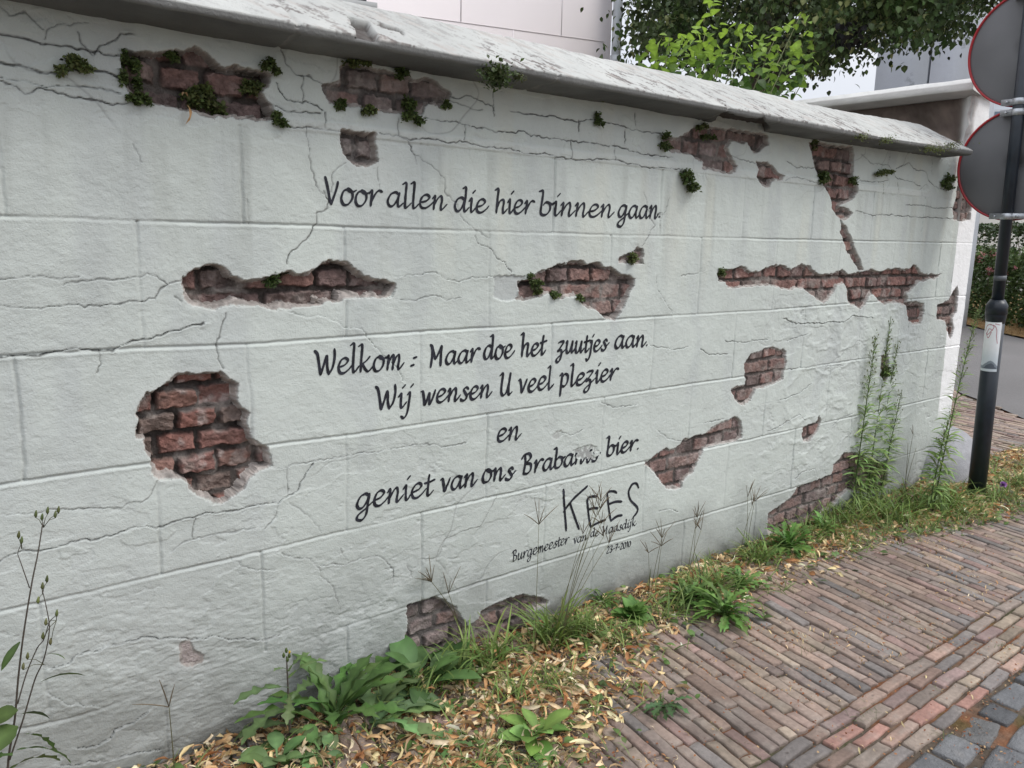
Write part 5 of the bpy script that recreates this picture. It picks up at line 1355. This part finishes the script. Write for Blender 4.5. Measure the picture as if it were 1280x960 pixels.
# ------------------------------------------------------------------ little ferns and mosses rooted in the wall
def wallfern(name, label, px, py, rx, ry, seed, n=None, tall=False, col=(.050, .072, .026), off=.0):
    rs = np.random.RandomState(seed)
    X0, Z0 = [float(v) for v in onwall(px, py)]
    X1 = float(onwall(px + rx, py)[0]) - X0; Z1 = float(onwall(px, py - ry)[1]) - Z0
    h0 = float(hsample(np.array([X0]), np.array([min(Z0, 1.90)]))[0]) if off == 0 else 0
    n = n or int(190 + 1.9 * rx * ry)
    q_ = np.sqrt(rs.uniform(0, 1, n)) * rs.choice([.55, .8, 1.0], n); a_ = rs.uniform(0, 6.283, n)
    lob = .78 + .22 * np.sin(a_ * 3 + seed) + .12 * np.sin(a_ * 7 + 2 * seed)
    nc = 3 + rs.randint(3); cu = rs.uniform(-.62, .62, nc); cv = rs.uniform(-.62, .55, nc); cs_ = rs.uniform(.28, .60, nc); ci = rs.randint(0, nc, n)
    u = cu[ci] + cs_[ci] * q_ * np.cos(a_) * lob; v = cv[ci] + cs_[ci] * q_ * np.sin(a_) * lob - .25 * (u - cu.mean()) ** 2; d = rs.uniform(0, 1, n) * np.sqrt(np.clip(1 - q_ ** 2, .04, 1)) * min(X1, Z1, .045)
    cl = 1
    P = np.stack([u * X1 * cl, -d - .004, v * Z1 * cl], 1)
    mb = MB()
    sz = np.clip(.26 * min(X1, Z1) , .009, .017)
    leaves(mb, 'small', rs.uniform(0, 6.28, n), rs.uniform(-.9, 1.2, n), rs.normal(0, .8, n), sz * rs.uniform(.6, 1.4, n), P, vary(col, n, rs, .3))
    k = 10
    for q in range(k):                                            # stalks that hold the leaflets to the joint they root in
        e = P[rs.randint(n)]
        mb.tube(np.stack([[0, .012, 0], e * .5 + [0, .002, .002], e]), [.0012, .001, .0006], (.06, .045, .03), 3)
    if tall:
        for yw, pt, L in ((1.5, 1.35, .11), (.8, 1.0, .09), (2.6, .9, .07), (.2, .4, .06), (3.4, .3, .06)):
            s = np.linspace(.1, 1, 16); dd = np.array([math.cos(yw) * math.cos(pt), -.25, math.sin(pt)])
            pos = dd[None] * (L * s)[:, None]
            mb.tube(np.stack([[0, 0, 0], pos[7], pos[-1]]), [.001, .0008, .0005], (.06, .08, .03), 3)
            for side in (0, math.pi): leaves(mb, 'lance', np.full(16, side) + rs.normal(0, .2, 16), np.full(16, .5), rs.normal(0, .2, 16), .028 * (1.1 - s * .75), pos, vary((.075, .11, .035), 16, rs, .15))
    P_ = (X0, -h0 - .002 + off, Z0)
    o = mb.build(name, M_LEAF); o.location = P_
    return tag(o, label, 'wall plant', 'small plants rooted in the wall')


FERNS = [(90, 84, 26, 18, 'cushion of wall rue hanging from the cracks at the upper left, clear of the bricks'), (163, 85, 17, 28, 'largest moss column down the left edge of the top left brick patch'), (174, 124, 18, 13, 'moss cushion below the left corner of the top left brick patch'),
         (258, 118, 28, 24, 'broad moss mat spilling over the middle of the top left bricks'), (280, 140, 16, 9, 'low moss strip on the bottom edge of the top left bricks'), (218, 70, 12, 7, 'thin moss under the top edge of the top left bricks'), (318, 108, 22, 16, 'moss on the right part of the top left bricks'),
         (338, 86, 14, 13, 'wall rue at the upper right corner of the top left bricks'), (346, 147, 18, 12, 'moss cushion at the lower right corner of the top left bricks'), (450, 80, 24, 12, 'moss row under the coping over the second brick patch'),
         (503, 92, 12, 9, 'tiny fern beneath the coping right of the moss row'), (424, 130, 9, 8, 'little moss at the lower left of the second brick patch'), (460, 136, 11, 9, 'moss in the middle of the lower edge of the second brick patch'), (516, 138, 15, 18, 'bushy moss at the lower right of the second brick patch'),
         (557, 130, 6, 6, 'speck of moss at the right tip of the second brick patch'), (749, 119, 8, 9, 'pale fern hanging from the underside of the coping in the middle'), (747, 149, 6, 9, 'small dark fern in a crack below the hanging pale fern'), (827, 178, 8, 15, 'upright dark fern at the left end of the upper right bricks'),
         (875, 158, 8, 7, 'little fern on the top edge of the upper right bricks'), (888, 172, 13, 9, 'moss tuft in the middle of the upper right bricks'), (858, 225, 12, 16, 'hanging wall rue on bare plaster above the first line end'), (1018, 178, 7, 9, 'yellowish fern at the top of the upright brick strip'),
         (1032, 222, 11, 13, 'grey-green fern on the left side of the upright brick strip'), (1066, 226, 6, 9, 'small fern on the right side of the upright brick strip'), (1101, 216, 12, 10, 'spiky fern in the crazed plaster right of the brick strip'), (1180, 228, 10, 13, 'loose fern near the right end of the wall'),
         (665, 350, 15, 11, 'moss at the left end of the middle brick gap'), (672, 362, 8, 6, 'moss pad just beneath the moss at the left end of the middle gap'), (694, 367, 9, 7, 'small moss on the lower edge of the middle brick gap'), (725, 372, 6, 9, 'moss tuft in a notch under the middle brick gap'),
         (794, 323, 10, 9, 'moss in the tiny hole above the middle brick gap'), (903, 341, 7, 9, 'moss at the left tip of the long right brick gap'), (1108, 460, 5, 12, 'moss in the narrow slit behind the tall weeds')]
for i, (px, py, rx, ry, lab) in enumerate(FERNS):
    off = .0
    wallfern('wall_moss' if 'moss' in lab else 'wall_fern', lab, px, py, rx, ry, 1000 + i, col=(.085, .118, .038) if i % 3 else (.110, .135, .048))
wallfern('wall_fern', 'feathery fern growing up out of the left brick gap', 350, 348, 18, 12, 1050, tall=True, col=(.065, .10, .03))
# on the coping itself, 15 cm further out
def copfern(px, py, rx, ry, lab, seed, col):
    rs = np.random.RandomState(seed); Y0 = -.158
    X0, Z0 = [float(v) for v in onwall(px, py, Y0)]; r = float(onwall(px + rx, py, Y0)[0]) - X0; rz = float(onwall(px, py - ry, Y0)[1]) - Z0
    n = int(100 + rx * ry * 1.1)
    mb = MB(); P = np.stack([rs.normal(0, .4, n) * r, -np.abs(rs.normal(0, .5, n)) * r + .01, rs.normal(0, .42, n) * rz], 1)
    leaves(mb, 'small', rs.uniform(0, 6.28, n), rs.uniform(-.4, 1.3, n), rs.normal(0, .7, n), .013 * rs.uniform(.6, 1.4, n) * (.6 + .4 * (rx > 9)), P, vary(col, n, rs, .25))
    for q in range(8): mb.tube(np.stack([[0, .012, 0], P[rs.randint(n)]]), [.0012, .0006], (.06, .045, .03), 3)
    o = mb.build('wall_fern', M_LEAF); o.location = (X0, Y0, Z0)
    tag(o, lab, 'wall plant', 'small plants rooted in the wall')


copfern(617, 96, 20, 18, 'fern cushion growing on the front edge of the coping, the largest there', 1101, (.060, .085, .028))
copfern(649, 97, 8, 6, 'small fern on the coping edge right of the largest cushion', 1102, (.07, .08, .03))
for i, (px, py, lab) in enumerate([(1075, 172, 'pale tuft under the coping above the crazed plaster'), (1106, 176, 'second pale tuft under the coping towards the corner'), (1157, 186, 'yellow-green tuft on the coping edge near the corner'), (1171, 187, 'tiny yellow-green tuft right beside the one near the corner'), (1186, 182, 'last fern on top of the coping edge before the sign')]):
    copfern(px, py, 8, 6, lab, 1110 + i, (.11, .13, .04))
# a few dry leaves caught in the moss, one on the brick ledge
mb = MB(); X0, Z0 = onwall(np.array([226, 232, 258, 471]), np.array([120, 132, 383, 140])); n = 4
leaves(mb, 'bract', np.array([.9, -.9, .2, 1.3]), np.array([.9, -.9, .1, 1.2]), np.zeros(4), np.array([.04, .05, .018, .02]), np.stack([X0, np.full(4, -.012), Z0], 1), np.array([(.5, .33, .18), (.5, .3, .15), (.8, .8, .78), (.5, .36, .2)]))
o = mb.build('dry_leaf', M_LEAF_DRY); tag(o, 'few dry leaves caught in the moss on the top left bricks', 'dry leaves', kind='stuff')

# ------------------------------------------------------------------ guard stone at the corner
mb = MB(); nt_, nr_ = 40, 16
th = np.linspace(0, 2 * np.pi, nt_, endpoint=False)
prof_ = [(0, .30), (.05, .298), (.10, .285), (.15, .262), (.20, .228), (.25, .18), (.29, .12), (.315, .06), (.325, 0), (.33, -.05)]
PR = np.array(prof_)
Vg = []
for r_, z_ in PR: Vg.append(np.stack([4.96 + r_ * np.cos(th) * 1.05, .02 + r_ * np.sin(th) * .72, np.full(nt_, z_) - .03 * np.cos(th) * (r_ / .3)], 1))
Vg = np.concatenate(Vg); Vg += (.006 * fbm(Vg[:, 0] + Vg[:, 2], Vg[:, 1], .1, 950, 3))[:, None] * np.array([1, 1, 1])
idx = np.arange(len(PR) * nt_).reshape(len(PR), nt_); i2 = np.roll(idx, -1, 1)
mb.add(Vg, [np.stack([idx[:-1], idx[1:], i2[1:], i2[:-1]], -1).reshape(-1, 4)], np.tile(np.array([.36, .36, .375]), (len(Vg), 1)) * (1 + .25 * fbm(Vg[:, 0], Vg[:, 1], .08, 951, 3))[:, None])
tag(mb.build('guard_stone', M_STONE), 'rounded grey guard stone at the foot of the wall corner behind the pole', 'guard stone')

# ------------------------------------------------------------------ traffic sign seen from behind
ps = thing('traffic_sign', 'dark pole with two round red-rimmed traffic signs seen from behind', 'traffic sign', (4.651, -.304, 0))
ps.rotation_euler = (0, -math.atan(.147 / 2.65), 0)
mb = MB()
mb.tube([(0, 0, -.05), (0, 0, 1.05)], .047, k=24); mb.tube([(0, 0, 1.05), (0, 0, 1.10), (0, 0, 1.13)], [.054, .054, .036], k=24); mb.tube([(0, 0, 1.0), (0, 0, 1.05), (0, 0, 1.055)], [.047, .0535, .054], k=24)
mb.tube([(0, 0, 1.13), (0, 0, 2.80)], .030, k=24); mb.tube([(0, 0, 2.80), (0, 0, 2.815), (0, 0, 2.822)], [.033, .032, .015], k=24)
mb.build('pole', M_POLE, ps)
mb = MB(); mb.tube([(0, 0, 1.235), (0, 0, 1.262)], .0312, (.10, .11, .12), k=24); mb.build('band', flat_mat('grey_band', (.11, .12, .13), .5), ps)


def disc(zc, R):
    mb = MB(); k = 64; th = np.linspace(0, 2 * np.pi, k, endpoint=False)
    ri = [R * .985, R * .96, R * .3, 0.001]; xi = [.040, .036, .036, .036]
    Vd = np.concatenate([np.stack([np.full(k, x_), r_ * np.cos(th), zc + r_ * np.sin(th)], 1) for r_, x_ in zip(ri, xi)] + [np.stack([np.full(k, .046), r_ * np.cos(th), zc + r_ * np.sin(th)], 1) for r_ in (.001, R * .985)])
    idx = np.arange(6 * k).reshape(6, k); i2 = np.roll(idx, -1, 1)
    mb.add(Vd, [np.stack([idx[:-1], idx[1:], i2[1:], i2[:-1]], -1).reshape(-1, 4)])
    d = mb.build('sign_disc', M_SIGNBACK, ps)
    mb = MB(); a = np.linspace(0, 2 * np.pi, 97); pr = [(.030, .985), (.030, 1.018), (.052, 1.018), (.052, .97), (.047, .97), (.047, .985)]
    Vd = np.concatenate([np.stack([np.full(96, x_), R * q * np.cos(a[:-1]), zc + R * q * np.sin(a[:-1])], 1) for x_, q in pr]); n = len(pr)
    idx = np.arange(n * 96).reshape(n, 96); i2 = np.roll(idx, -1, 1)
    mb.add(Vd, [np.stack([idx, np.roll(idx, -1, 0), np.roll(i2, -1, 0), i2], -1).reshape(-1, 4)])
    mb.build('rim', M_RED, d, False)


def clamp(z):
    mb = MB()
    mb.tube([(0, 0, z - .016), (0, 0, z + .016)], .0335, k=24)
    mb.box((-.012, -.085, z - .015), (.034, .085, z + .015))
    mb.tube([(-.014, .055, z), (-.024, .055, z)], .007, k=6); mb.tube([(-.014, -.055, z), (-.024, -.055, z)], .007, k=6)
    mb.build('clamp', M_STEEL, ps, False)


disc(1.845, .287); disc(2.43, .287)
for z in (1.578, 2.112, 2.165, 2.69): clamp(z)
# the weathered sticker
M_STK, st, sb = nodes('sticker_print')
at_ = st.nodes.new('ShaderNodeAttribute'); at_.attribute_name = 'col'
st.links.new(at_.outputs['Color'], sb.inputs['Base Color']); sb.inputs['Roughness'].default_value = .45
ka, kz = 60, 110
a0 = math.atan2(-1.77, -4.9) - .25
AA, ZZ = np.meshgrid(np.linspace(a0 - 1.0, a0 + 1.0, ka), np.linspace(.735, 1.01, kz))
fz = (ZZ - .735) / .275; fa = (AA - a0) / 1.0
cc = np.tile(np.array([.86, .88, .89]), (kz, ka, 1)) * (1 + .06 * fbm(AA * .05, ZZ, .02, 960, 3))[..., None]
cc = lerp3(cc, (.50, .58, .63), sstep(.55, .2, fz) * .7)
hill = .17 + .06 * np.sin(fa * 3 + 1) + .03 * fbm(AA * .05, AA * 0, .03, 961, 3)
cc = lerp3(cc, (.23, .27, .31), ((fz < hill) & (fz > .05)) * 1.0)
cc = lerp3(cc, (.10, .12, .15), ((fz < hill - .06 + .02 * fbm(AA * .05, ZZ, .008, 962, 2)) & (fz > .06)) * 1.0)
for pl in ([(-.75, .80), (-.55, .92), (-.1, .95), (.2, .9), (-.2, .78), (-.5, .74), (-.3, .86), (.1, .84)], [(-.2, .95), (.25, .93), (.5, .85), (.55, .72), (.7, .58)], [(.3, .97), (.8, .95)], [(-.6, .78), (-.3, .68), (0, .80)]):
    P = catmull(np.array(pl), 8)
    for a, b in zip(P[:-1], P[1:]):
        d, _ = segd(fa * .047, fz * .275, np.array([a[0] * .047, a[1] * .275]), np.array([b[0] * .047, b[1] * .275]))
        cc = lerp3(cc, (.40, .07, .11), np.clip(1.4 - d / .0016, 0, 1))
mb = MB(); idx = np.arange(AA.size).reshape(AA.shape)
mb.add(np.stack([.0482 * np.cos(AA), .0482 * np.sin(AA), ZZ], -1).reshape(-1, 3), [np.stack([idx[:-1, :-1], idx[:-1, 1:], idx[1:, 1:], idx[1:, :-1]], -1).reshape(-1, 4)], cc.reshape(-1, 3))
o = mb.build('sticker', M_STK, ps); o['label'] = 'white sticker with a red scribble and a small blue-grey picture'

# ------------------------------------------------------------------ buildings behind
def azpt(px, dist, py=300):
    d = ray(px, py); a = math.atan2(d[0], d[1]); return np.array([CAM[0] + dist * math.sin(a), CAM[1] + dist * math.cos(a)])


def prism(mb, a, b, depth, z0, z1, C):
    """a box whose front runs from a to b (left to right seen from the street) and reaches depth back"""
    u = (b - a) / np.linalg.norm(b - a); n = np.array([-u[1], u[0]])
    if n @ (a - CAM[:2]) < 0: n = -n
    c, d = b + n * depth, a + n * depth
    Vv = [(*p, z) for z in (z0, z1) for p in (a, b, c, d)]
    mb.add(Vv, [np.array([(0, 1, 5, 4), (1, 2, 6, 5), (2, 3, 7, 6), (3, 0, 4, 7), (4, 5, 6, 7)])], C)


cpk = azpt(764, 8.4, 40)
th_ = math.radians(105); du = np.array([math.sin(th_), math.cos(th_)])
house = thing('pink_house', 'pale pink rendered house behind the wall with a grey downpipe at its corner', 'house')
mb = MB(); prism(mb, cpk - du * 11, cpk, 7, -.06, 7.5, (.86, .80, .81)); mb.build('wall', M_FAR, house, False)
nrm = np.array([du[1], -du[0]]); nrm = nrm if nrm @ (CAM[:2] - cpk) > 0 else -nrm


def facept(px, py):
    d = ray(px, py); A = np.array([[d[0], -du[0]], [d[1], -du[1]]]); t, s = np.linalg.solve(A, cpk - CAM[:2]); return s, CAM[2] + t * d[2]


# ruled lines in its render
mb = MB()
def fbox(mb, s0, s1, z0, z1, o0, o1, C):
    P = [cpk + du * s + nrm * o for s, o in ((s0, o1), (s1, o1), (s1, o0), (s0, o0))]
    mb.add([(*p, z) for z in (z0, z1) for p in P], [np.array([(0, 1, 5, 4), (1, 2, 6, 5), (2, 3, 7, 6), (3, 0, 4, 7), (4, 5, 6, 7), (3, 2, 1, 0)])], C)


for z_ in (2.2, 2.75, 3.3, 3.85, 4.4, 4.95, 5.5, 6.05, 6.6): fbox(mb, -11, -.06, z_, z_ + .006, -.004, .003, (.835, .772, .782))
for i in range(11):
    for k_ in range(8): fbox(mb, -1.02 * i - .55 - (.5 if k_ % 2 else 0), -1.02 * i - .542 - (.5 if k_ % 2 else 0), 2.206 + .55 * k_, 2.75 + .55 * k_, -.004, .0025, (.84, .777, .787))
mb.build('render_joints', M_FAR, house, False)
s1, zb = facept(457, 5)
wn = MB(); fbox(wn, s1 - 1.1, s1, zb, zb + 1.7, -.02, .03, (.09, .095, .10)); win = wn.build('window', M_FAR, house, False)
wn = MB(); fbox(wn, s1 - 1.03, s1 - .07, zb + .07, zb + 1.63, .031, .034, (.02, .025, .03)); wn.build('pane', flat_mat('dark_glass', (.02, .025, .03), .08, 0, .6), win, False)
wn = MB(); fbox(wn, s1 - 1.2, s1 + .08, zb - .07, zb - .001, -.02, .09, (.42, .43, .43)); wn.build('sill', M_FAR, win, False)
dp = MB(); q = cpk + du * .02 + nrm * .075
dp.tube([(q[0], q[1], 0), (q[0], q[1], 7.4)], .046, (.36, .38, .41), k=16)
for z_ in (1.6, 3.12, 4.6, 6.1): dp.tube([(q[0], q[1], z_ - .05), (q[0], q[1], z_ + .05)], .054, (.34, .36, .39), k=16)
dpo = dp.build('downpipe', flat_mat('zinc_pipe', (.50, .53, .56), .4, .15, .5, 6, .12), house)
mb = MB(); prism(mb, cpk - du * 11.2 + nrm * .2, cpk + du * .2 + nrm * .2, 7.4, 7.5, 7.7, (.30, .30, .31)); mb.build('roof', M_FAR, house, False)

gt = thing('concrete_tower', 'grey concrete block with two tall panels behind the tree', 'building')
a_, b_ = azpt(1095, 14.0, 90), azpt(1209, 13.75, 90)
u_ = (b_ - a_) / np.linalg.norm(b_ - a_); L_ = np.linalg.norm(b_ - a_)
mb = MB(); m_ = a_ + u_ * (L_ * .595)
M_CONC = attr_mat('stained_concrete', .85, .10, 1.1, ((14, .004, 4),), .2, fleck=(2.3, .62, .72, (.13, .14, .15)))
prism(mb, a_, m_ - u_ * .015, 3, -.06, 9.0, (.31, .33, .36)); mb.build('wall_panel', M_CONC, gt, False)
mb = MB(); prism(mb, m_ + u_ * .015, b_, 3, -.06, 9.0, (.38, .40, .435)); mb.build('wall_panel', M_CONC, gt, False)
wb = thing('white_house', 'white house standing beyond the hedge behind the signs', 'house')
a_, b_ = azpt(1210, 34, 90), azpt(1420, 34, 90); mb = MB(); prism(mb, a_, b_, 6, -.06, 11, (.60, .63, .66)); mb.build('wall', M_FAR, wb, False)
u_ = (b_ - a_) / np.linalg.norm(b_ - a_); n_ = np.array([u_[1], -u_[0]]); n_ = n_ if n_ @ (CAM[:2] - a_) > 0 else -n_
mb = MB(); prism(mb, a_ + n_ * .06 + u_ * .02, b_ + n_ * .06, .055, -.06, 2.75, (.56, .54, .49)); mb.build('plinth', M_FAR, wb, False)
for s_ in (.9, 2.9, 5.2):
    wn = MB(); prism(wn, a_ + u_ * s_ + n_ * .05, a_ + u_ * (s_ + 1.1) + n_ * .05, .05, 4.2, 6.2, (.55, .56, .57)); win = wn.build('window', M_FAR, wb, False)
    wn = MB(); prism(wn, a_ + u_ * (s_ + .08) + n_ * .06, a_ + u_ * (s_ + 1.02) + n_ * .06, .008, 4.28, 6.12, (.16, .20, .24)); wn.build('pane', M_FAR, win, False)

# ------------------------------------------------------------------ hedge and roses over the road
def leafbox(name, label, cat, s0, s1, d0, d1, z0, z1, n, size, col, seed, group=None, lump=.25, flowers=0):
    rs = np.random.RandomState(seed)
    cx_, cy_ = p0 + ru * ((s0 + s1) / 2) + rn * ((d0 + d1) / 2)
    t = thing(name, label, cat, (cx_, cy_, 0), group)
    mb = MB()
    u = rs.uniform(-1, 1, n); v = rs.uniform(-1, 1, n); q = rs.uniform(0, 1, n)
    face = rs.uniform(0, 1, n)
    v = np.where(face < .62, -1 + np.abs(rs.normal(0, .12, n)), v); q = np.where((face >= .62) & (face < .9), 1 - np.abs(rs.normal(0, .06, n)), q)
    bump = 1 + lump * fbm(u * (s1 - s0), q * 2 + v, .5, seed, 3)
    hu = np.where(True, (s1 - s0) / 2, 0); hd = (d1 - d0) / 2
    top = z1 - z0
    du_, dv_, dz = u * hu, v * hd * bump, z0 + q * top * (bump if lump > .15 else 1 + (bump - 1) * .3)
    P = np.stack([ru[0] * du_ + rn[0] * dv_, ru[1] * du_ + rn[1] * dv_, dz], 1)
    leaves(mb, 'leaf3', rs.uniform(0, 6.28, n), rs.uniform(-.7, 1.1, n), rs.normal(0, .7, n), size * rs.uniform(.6, 1.3, n), P, vary(col, n, rs, .28))
    mb.build('foliage', M_LEAF, t)
    k = int(4 + (s1 - s0) * 1.2)
    for i in range(k):
        mb = MB()
        b = np.array([rs.uniform(-hu, hu), rs.uniform(-hd * .5, hd * .5)]); w0 = ru * b[0] + rn * b[1]; w1 = ru * (b[0] + rs.normal(0, .15)) + rn * (b[1] + rs.normal(0, .15))
        mb.tube([(w0[0], w0[1], 0), ((w0[0] + w1[0]) / 2, (w0[1] + w1[1]) / 2, z1 * .5), (w1[0], w1[1], z1 * .85)], [.018, .014, .006], (.07, .055, .04), 5)
        mb.build('stem', M_STEM, t)
    if flowers:
        mb = MB()
        for i in range(flowers):
            c_ = np.array([rs.uniform(-hu, hu), -hd * rs.uniform(.6, 1.1), z1 * rs.uniform(.72, 1.06)])
            q = np.array([ru[0] * c_[0] + rn[0] * c_[1], ru[1] * c_[0] + rn[1] * c_[1], c_[2]])
            m = 9; leaves(mb, 'small', rs.uniform(0, 6.28, m), rs.uniform(-.2, 1.2, m), rs.normal(0, .5, m), .085, q + rs.normal(0, .012, (m, 3)), vary((.62, .30, .31), m, rs, .15))
        mb.build('roses', M_LEAF, t)
    return t


# v = -1 is the side facing the road
leafbox('hedge', 'clipped dark green hedge beyond the road behind the rose bushes', 'hedge', 4.0, 20.0, 5.6, 6.6, .1, 1.95, 15000, .085, (.040, .066, .026), 1201, lump=.1)
for i, (s0, s1, lab) in enumerate([(9.5, 13.0, 'rose bush with pink flowers in front of the hedge, showing next to the wall end'), (7.6, 9.4, 'rose bush with pink flowers in front of the hedge, directly behind the pole'), (5.2, 7.5, 'rose bush with pink flowers in front of the hedge, at the right edge')]):
    leafbox('rose_bush', lab, 'rose bush', s0, s1, 3.95, 5.2, .05, 1.22, 6000, .07, (.085, .130, .042), 1210 + i, 'rose bushes over the road', .35, 26)
mb = MB(); rs = np.random.RandomState(77); n = 5000
P = p0 + ru * rs.uniform(2, 16, n)[:, None] + rn * rs.uniform(3.2, 4.3, n)[:, None]
leaves(mb, 'blade', rs.uniform(0, 6.28, n), rs.uniform(.3, 1.3, n), rs.normal(0, .4, n), rs.uniform(.06, .16, n), np.stack([P[:, 0], P[:, 1], np.full(n, .015)], 1), vary((.32, .20, .085), n, rs, .25))
tag(mb.build('dry_grass', M_LEAF_DRY), 'dry orange-brown grass along the far edge of the road', 'dry grass', kind='stuff')

# ------------------------------------------------------------------ the lime tree
def lime_tree():
    rs = np.random.RandomState(1301)
    cx_ = azpt(945, 8.6)
    t = thing('lime_tree', 'large dark green lime tree hanging over the wall', 'tree', (cx_[0], cx_[1], 0))
    edge = np.array([(770, 62), (790, 40), (800, 78), (815, 66), (832, 82), (850, 70), (900, 80), (950, 85), (985, 85), (1000, 82), (1020, 84), (1045, 82), (1062, 78), (1080, 72), (1085, 40), (1095, 40), (1105, 52), (1120, 45), (1135, 56), (1150, 48), (1165, 62), (1178, 50), (1192, 38), (1205, 36), (1222, 34), (1240, 30), (1260, 10), (1300, -10), (1360, -60)], float)
    tw = []
    while len(tw) < 520:
        px = rs.uniform(800, 1340); low = np.interp(px, edge[:, 0], edge[:, 1])
        py = low - 10 - abs(rs.normal(0, 1)) * 80 if rs.uniform() < .78 else rs.uniform(-620, low - 14)
        if px > 1215 and py > -20: continue
        tw.append(atdist(px, py, rs.uniform(6.4, 9.4)))
    tw = np.array(tw) - np.array([cx_[0], cx_[1], 0])
    mb = MB()
    m = 66
    n = len(tw) * m
    c = np.repeat(tw, m, 0)
    off = rs.normal(0, 1, (n, 3)) * np.array([.125, .125, .075]) * np.repeat(rs.uniform(.6, 1.45, len(tw)), m)[:, None]; off[:, 2] -= np.hypot(off[:, 0], off[:, 1]) * .25
    P = c + off
    col = np.array((.046, .074, .022)); cl = np.repeat(vary(col, len(tw), rs, .42), m, 0) * (1 + rs.normal(0, .2, n))[:, None]
    pale = np.repeat(rs.uniform(0, 1, len(tw)) < .3, m) & (rs.uniform(0, 1, n) < .3)
    cl[pale] = np.array([.19, .21, .08])
    leaves(mb, 'leaf3', rs.uniform(0, 6.28, n), rs.normal(-.55, .45, n), rs.normal(0, .5, n), rs.uniform(.038, .066, n), P, np.clip(cl, .003, .6))
    mb.build('crown', M_CROWN, t)
    mb = MB()
    mb.tube([(0, 0, -.1), (.05, 0, 1.2), (-.03, .05, 2.6), (.05, .1, 4.0), (.1, .1, 5.6), (.1, .15, 7.2)], [.19, .15, .13, .11, .08, .03], (.075, .062, .05), 10)
    mb.build('trunk', M_BARK, t)
    for i in range(16):
        e = tw[rs.randint(len(tw))] * np.array([.92, .92, 1]); z0 = min(e[2] - .2, rs.uniform(3.4, 5.2))
        mb = MB(); a = np.array([.03, .06, z0]); md = (a + e) / 2 + [0, 0, .35]
        mb.tube(catmull(np.array([a, md, e]), 5), np.linspace(.045, .010, 11), (.06, .05, .04), 6); mb.build('limb', M_BARK, t)


lime_tree()


def sapling():
    rs = np.random.RandomState(1401)
    poly = np.array([(795, 118), (792, 90), (812, 48), (835, 42), (862, 40), (880, 22), (883, -2), (896, -2), (900, 30), (930, 24), (950, 38), (990, 30), (1003, 14), (1012, 18), (1012, 52), (1022, 78), (1010, 92), (1000, 118), (975, 135), (900, 130), (840, 120)], float)
    bx = np.array([2.95, .95])
    t = thing('sapling', 'young bright green broad-leaved sapling rising behind the coping', 'sapling', (bx[0], bx[1], 0))
    L = []
    while len(L) < 520:
        px, py = rs.uniform(785, 1025), rs.uniform(-5, 150)
        if inpoly(np.array([px]), np.array([py]), poly)[0]:
            dens_ = 1 if py > 55 else .55
            if rs.uniform() < dens_: L.append((px, py))
    L = np.array(L)
    d = ray(L[:, 0], L[:, 1]); Yp = rs.uniform(.62, 1.35, len(L)); tt = (Yp - CAM[1]) / d[:, 1]
    P = CAM + d * tt[:, None]; P[:, :2] -= bx
    n = len(P)
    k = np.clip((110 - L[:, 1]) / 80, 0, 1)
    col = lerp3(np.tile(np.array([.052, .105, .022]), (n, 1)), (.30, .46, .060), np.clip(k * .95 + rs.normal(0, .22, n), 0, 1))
    mb = MB()
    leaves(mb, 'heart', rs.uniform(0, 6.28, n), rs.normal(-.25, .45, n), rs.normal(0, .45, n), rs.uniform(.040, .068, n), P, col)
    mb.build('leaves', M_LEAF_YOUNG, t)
    tips = P[np.argsort(-P[:, 2])][::20]
    for e in tips:
        mb = MB()
        b = np.array([rs.normal(0, .08), rs.normal(0, .06), 0]); m_ = np.array([e[0] * .55, e[1] * .55, e[2] * .62])
        mb.tube(catmull(np.array([b, m_, e]), 5), np.linspace(.011, .0025, 11), (.10, .11, .045), 5)
        mb.build('stem', M_STEM, t)


sapling()

GROUPS = {'grass_tuft': 'grass tufts along the foot of the wall', 'ragwort': 'ragwort clumps along the foot of the wall', 'finger_grass': 'finger-grass stalks against the wall',
          'dandelion': 'dandelions in the dry leaves', 'plantain': 'plantains by the low brick gap', 'young_thistle': 'round-leaved seedlings at the wall foot', 'groundsel': 'flat weeds on the pavers',
          'tall_fleabane': 'tall weeds at the right end of the wall', 'wall_moss': 'small plants rooted in the wall', 'wall_fern': 'small plants rooted in the wall'}
for o_ in SC.objects:
    if o_.parent is None and o_.get('category') and not o_.get('group'):
        g_ = GROUPS.get(o_.name.split('.')[0])
        if g_: o_['group'] = g_
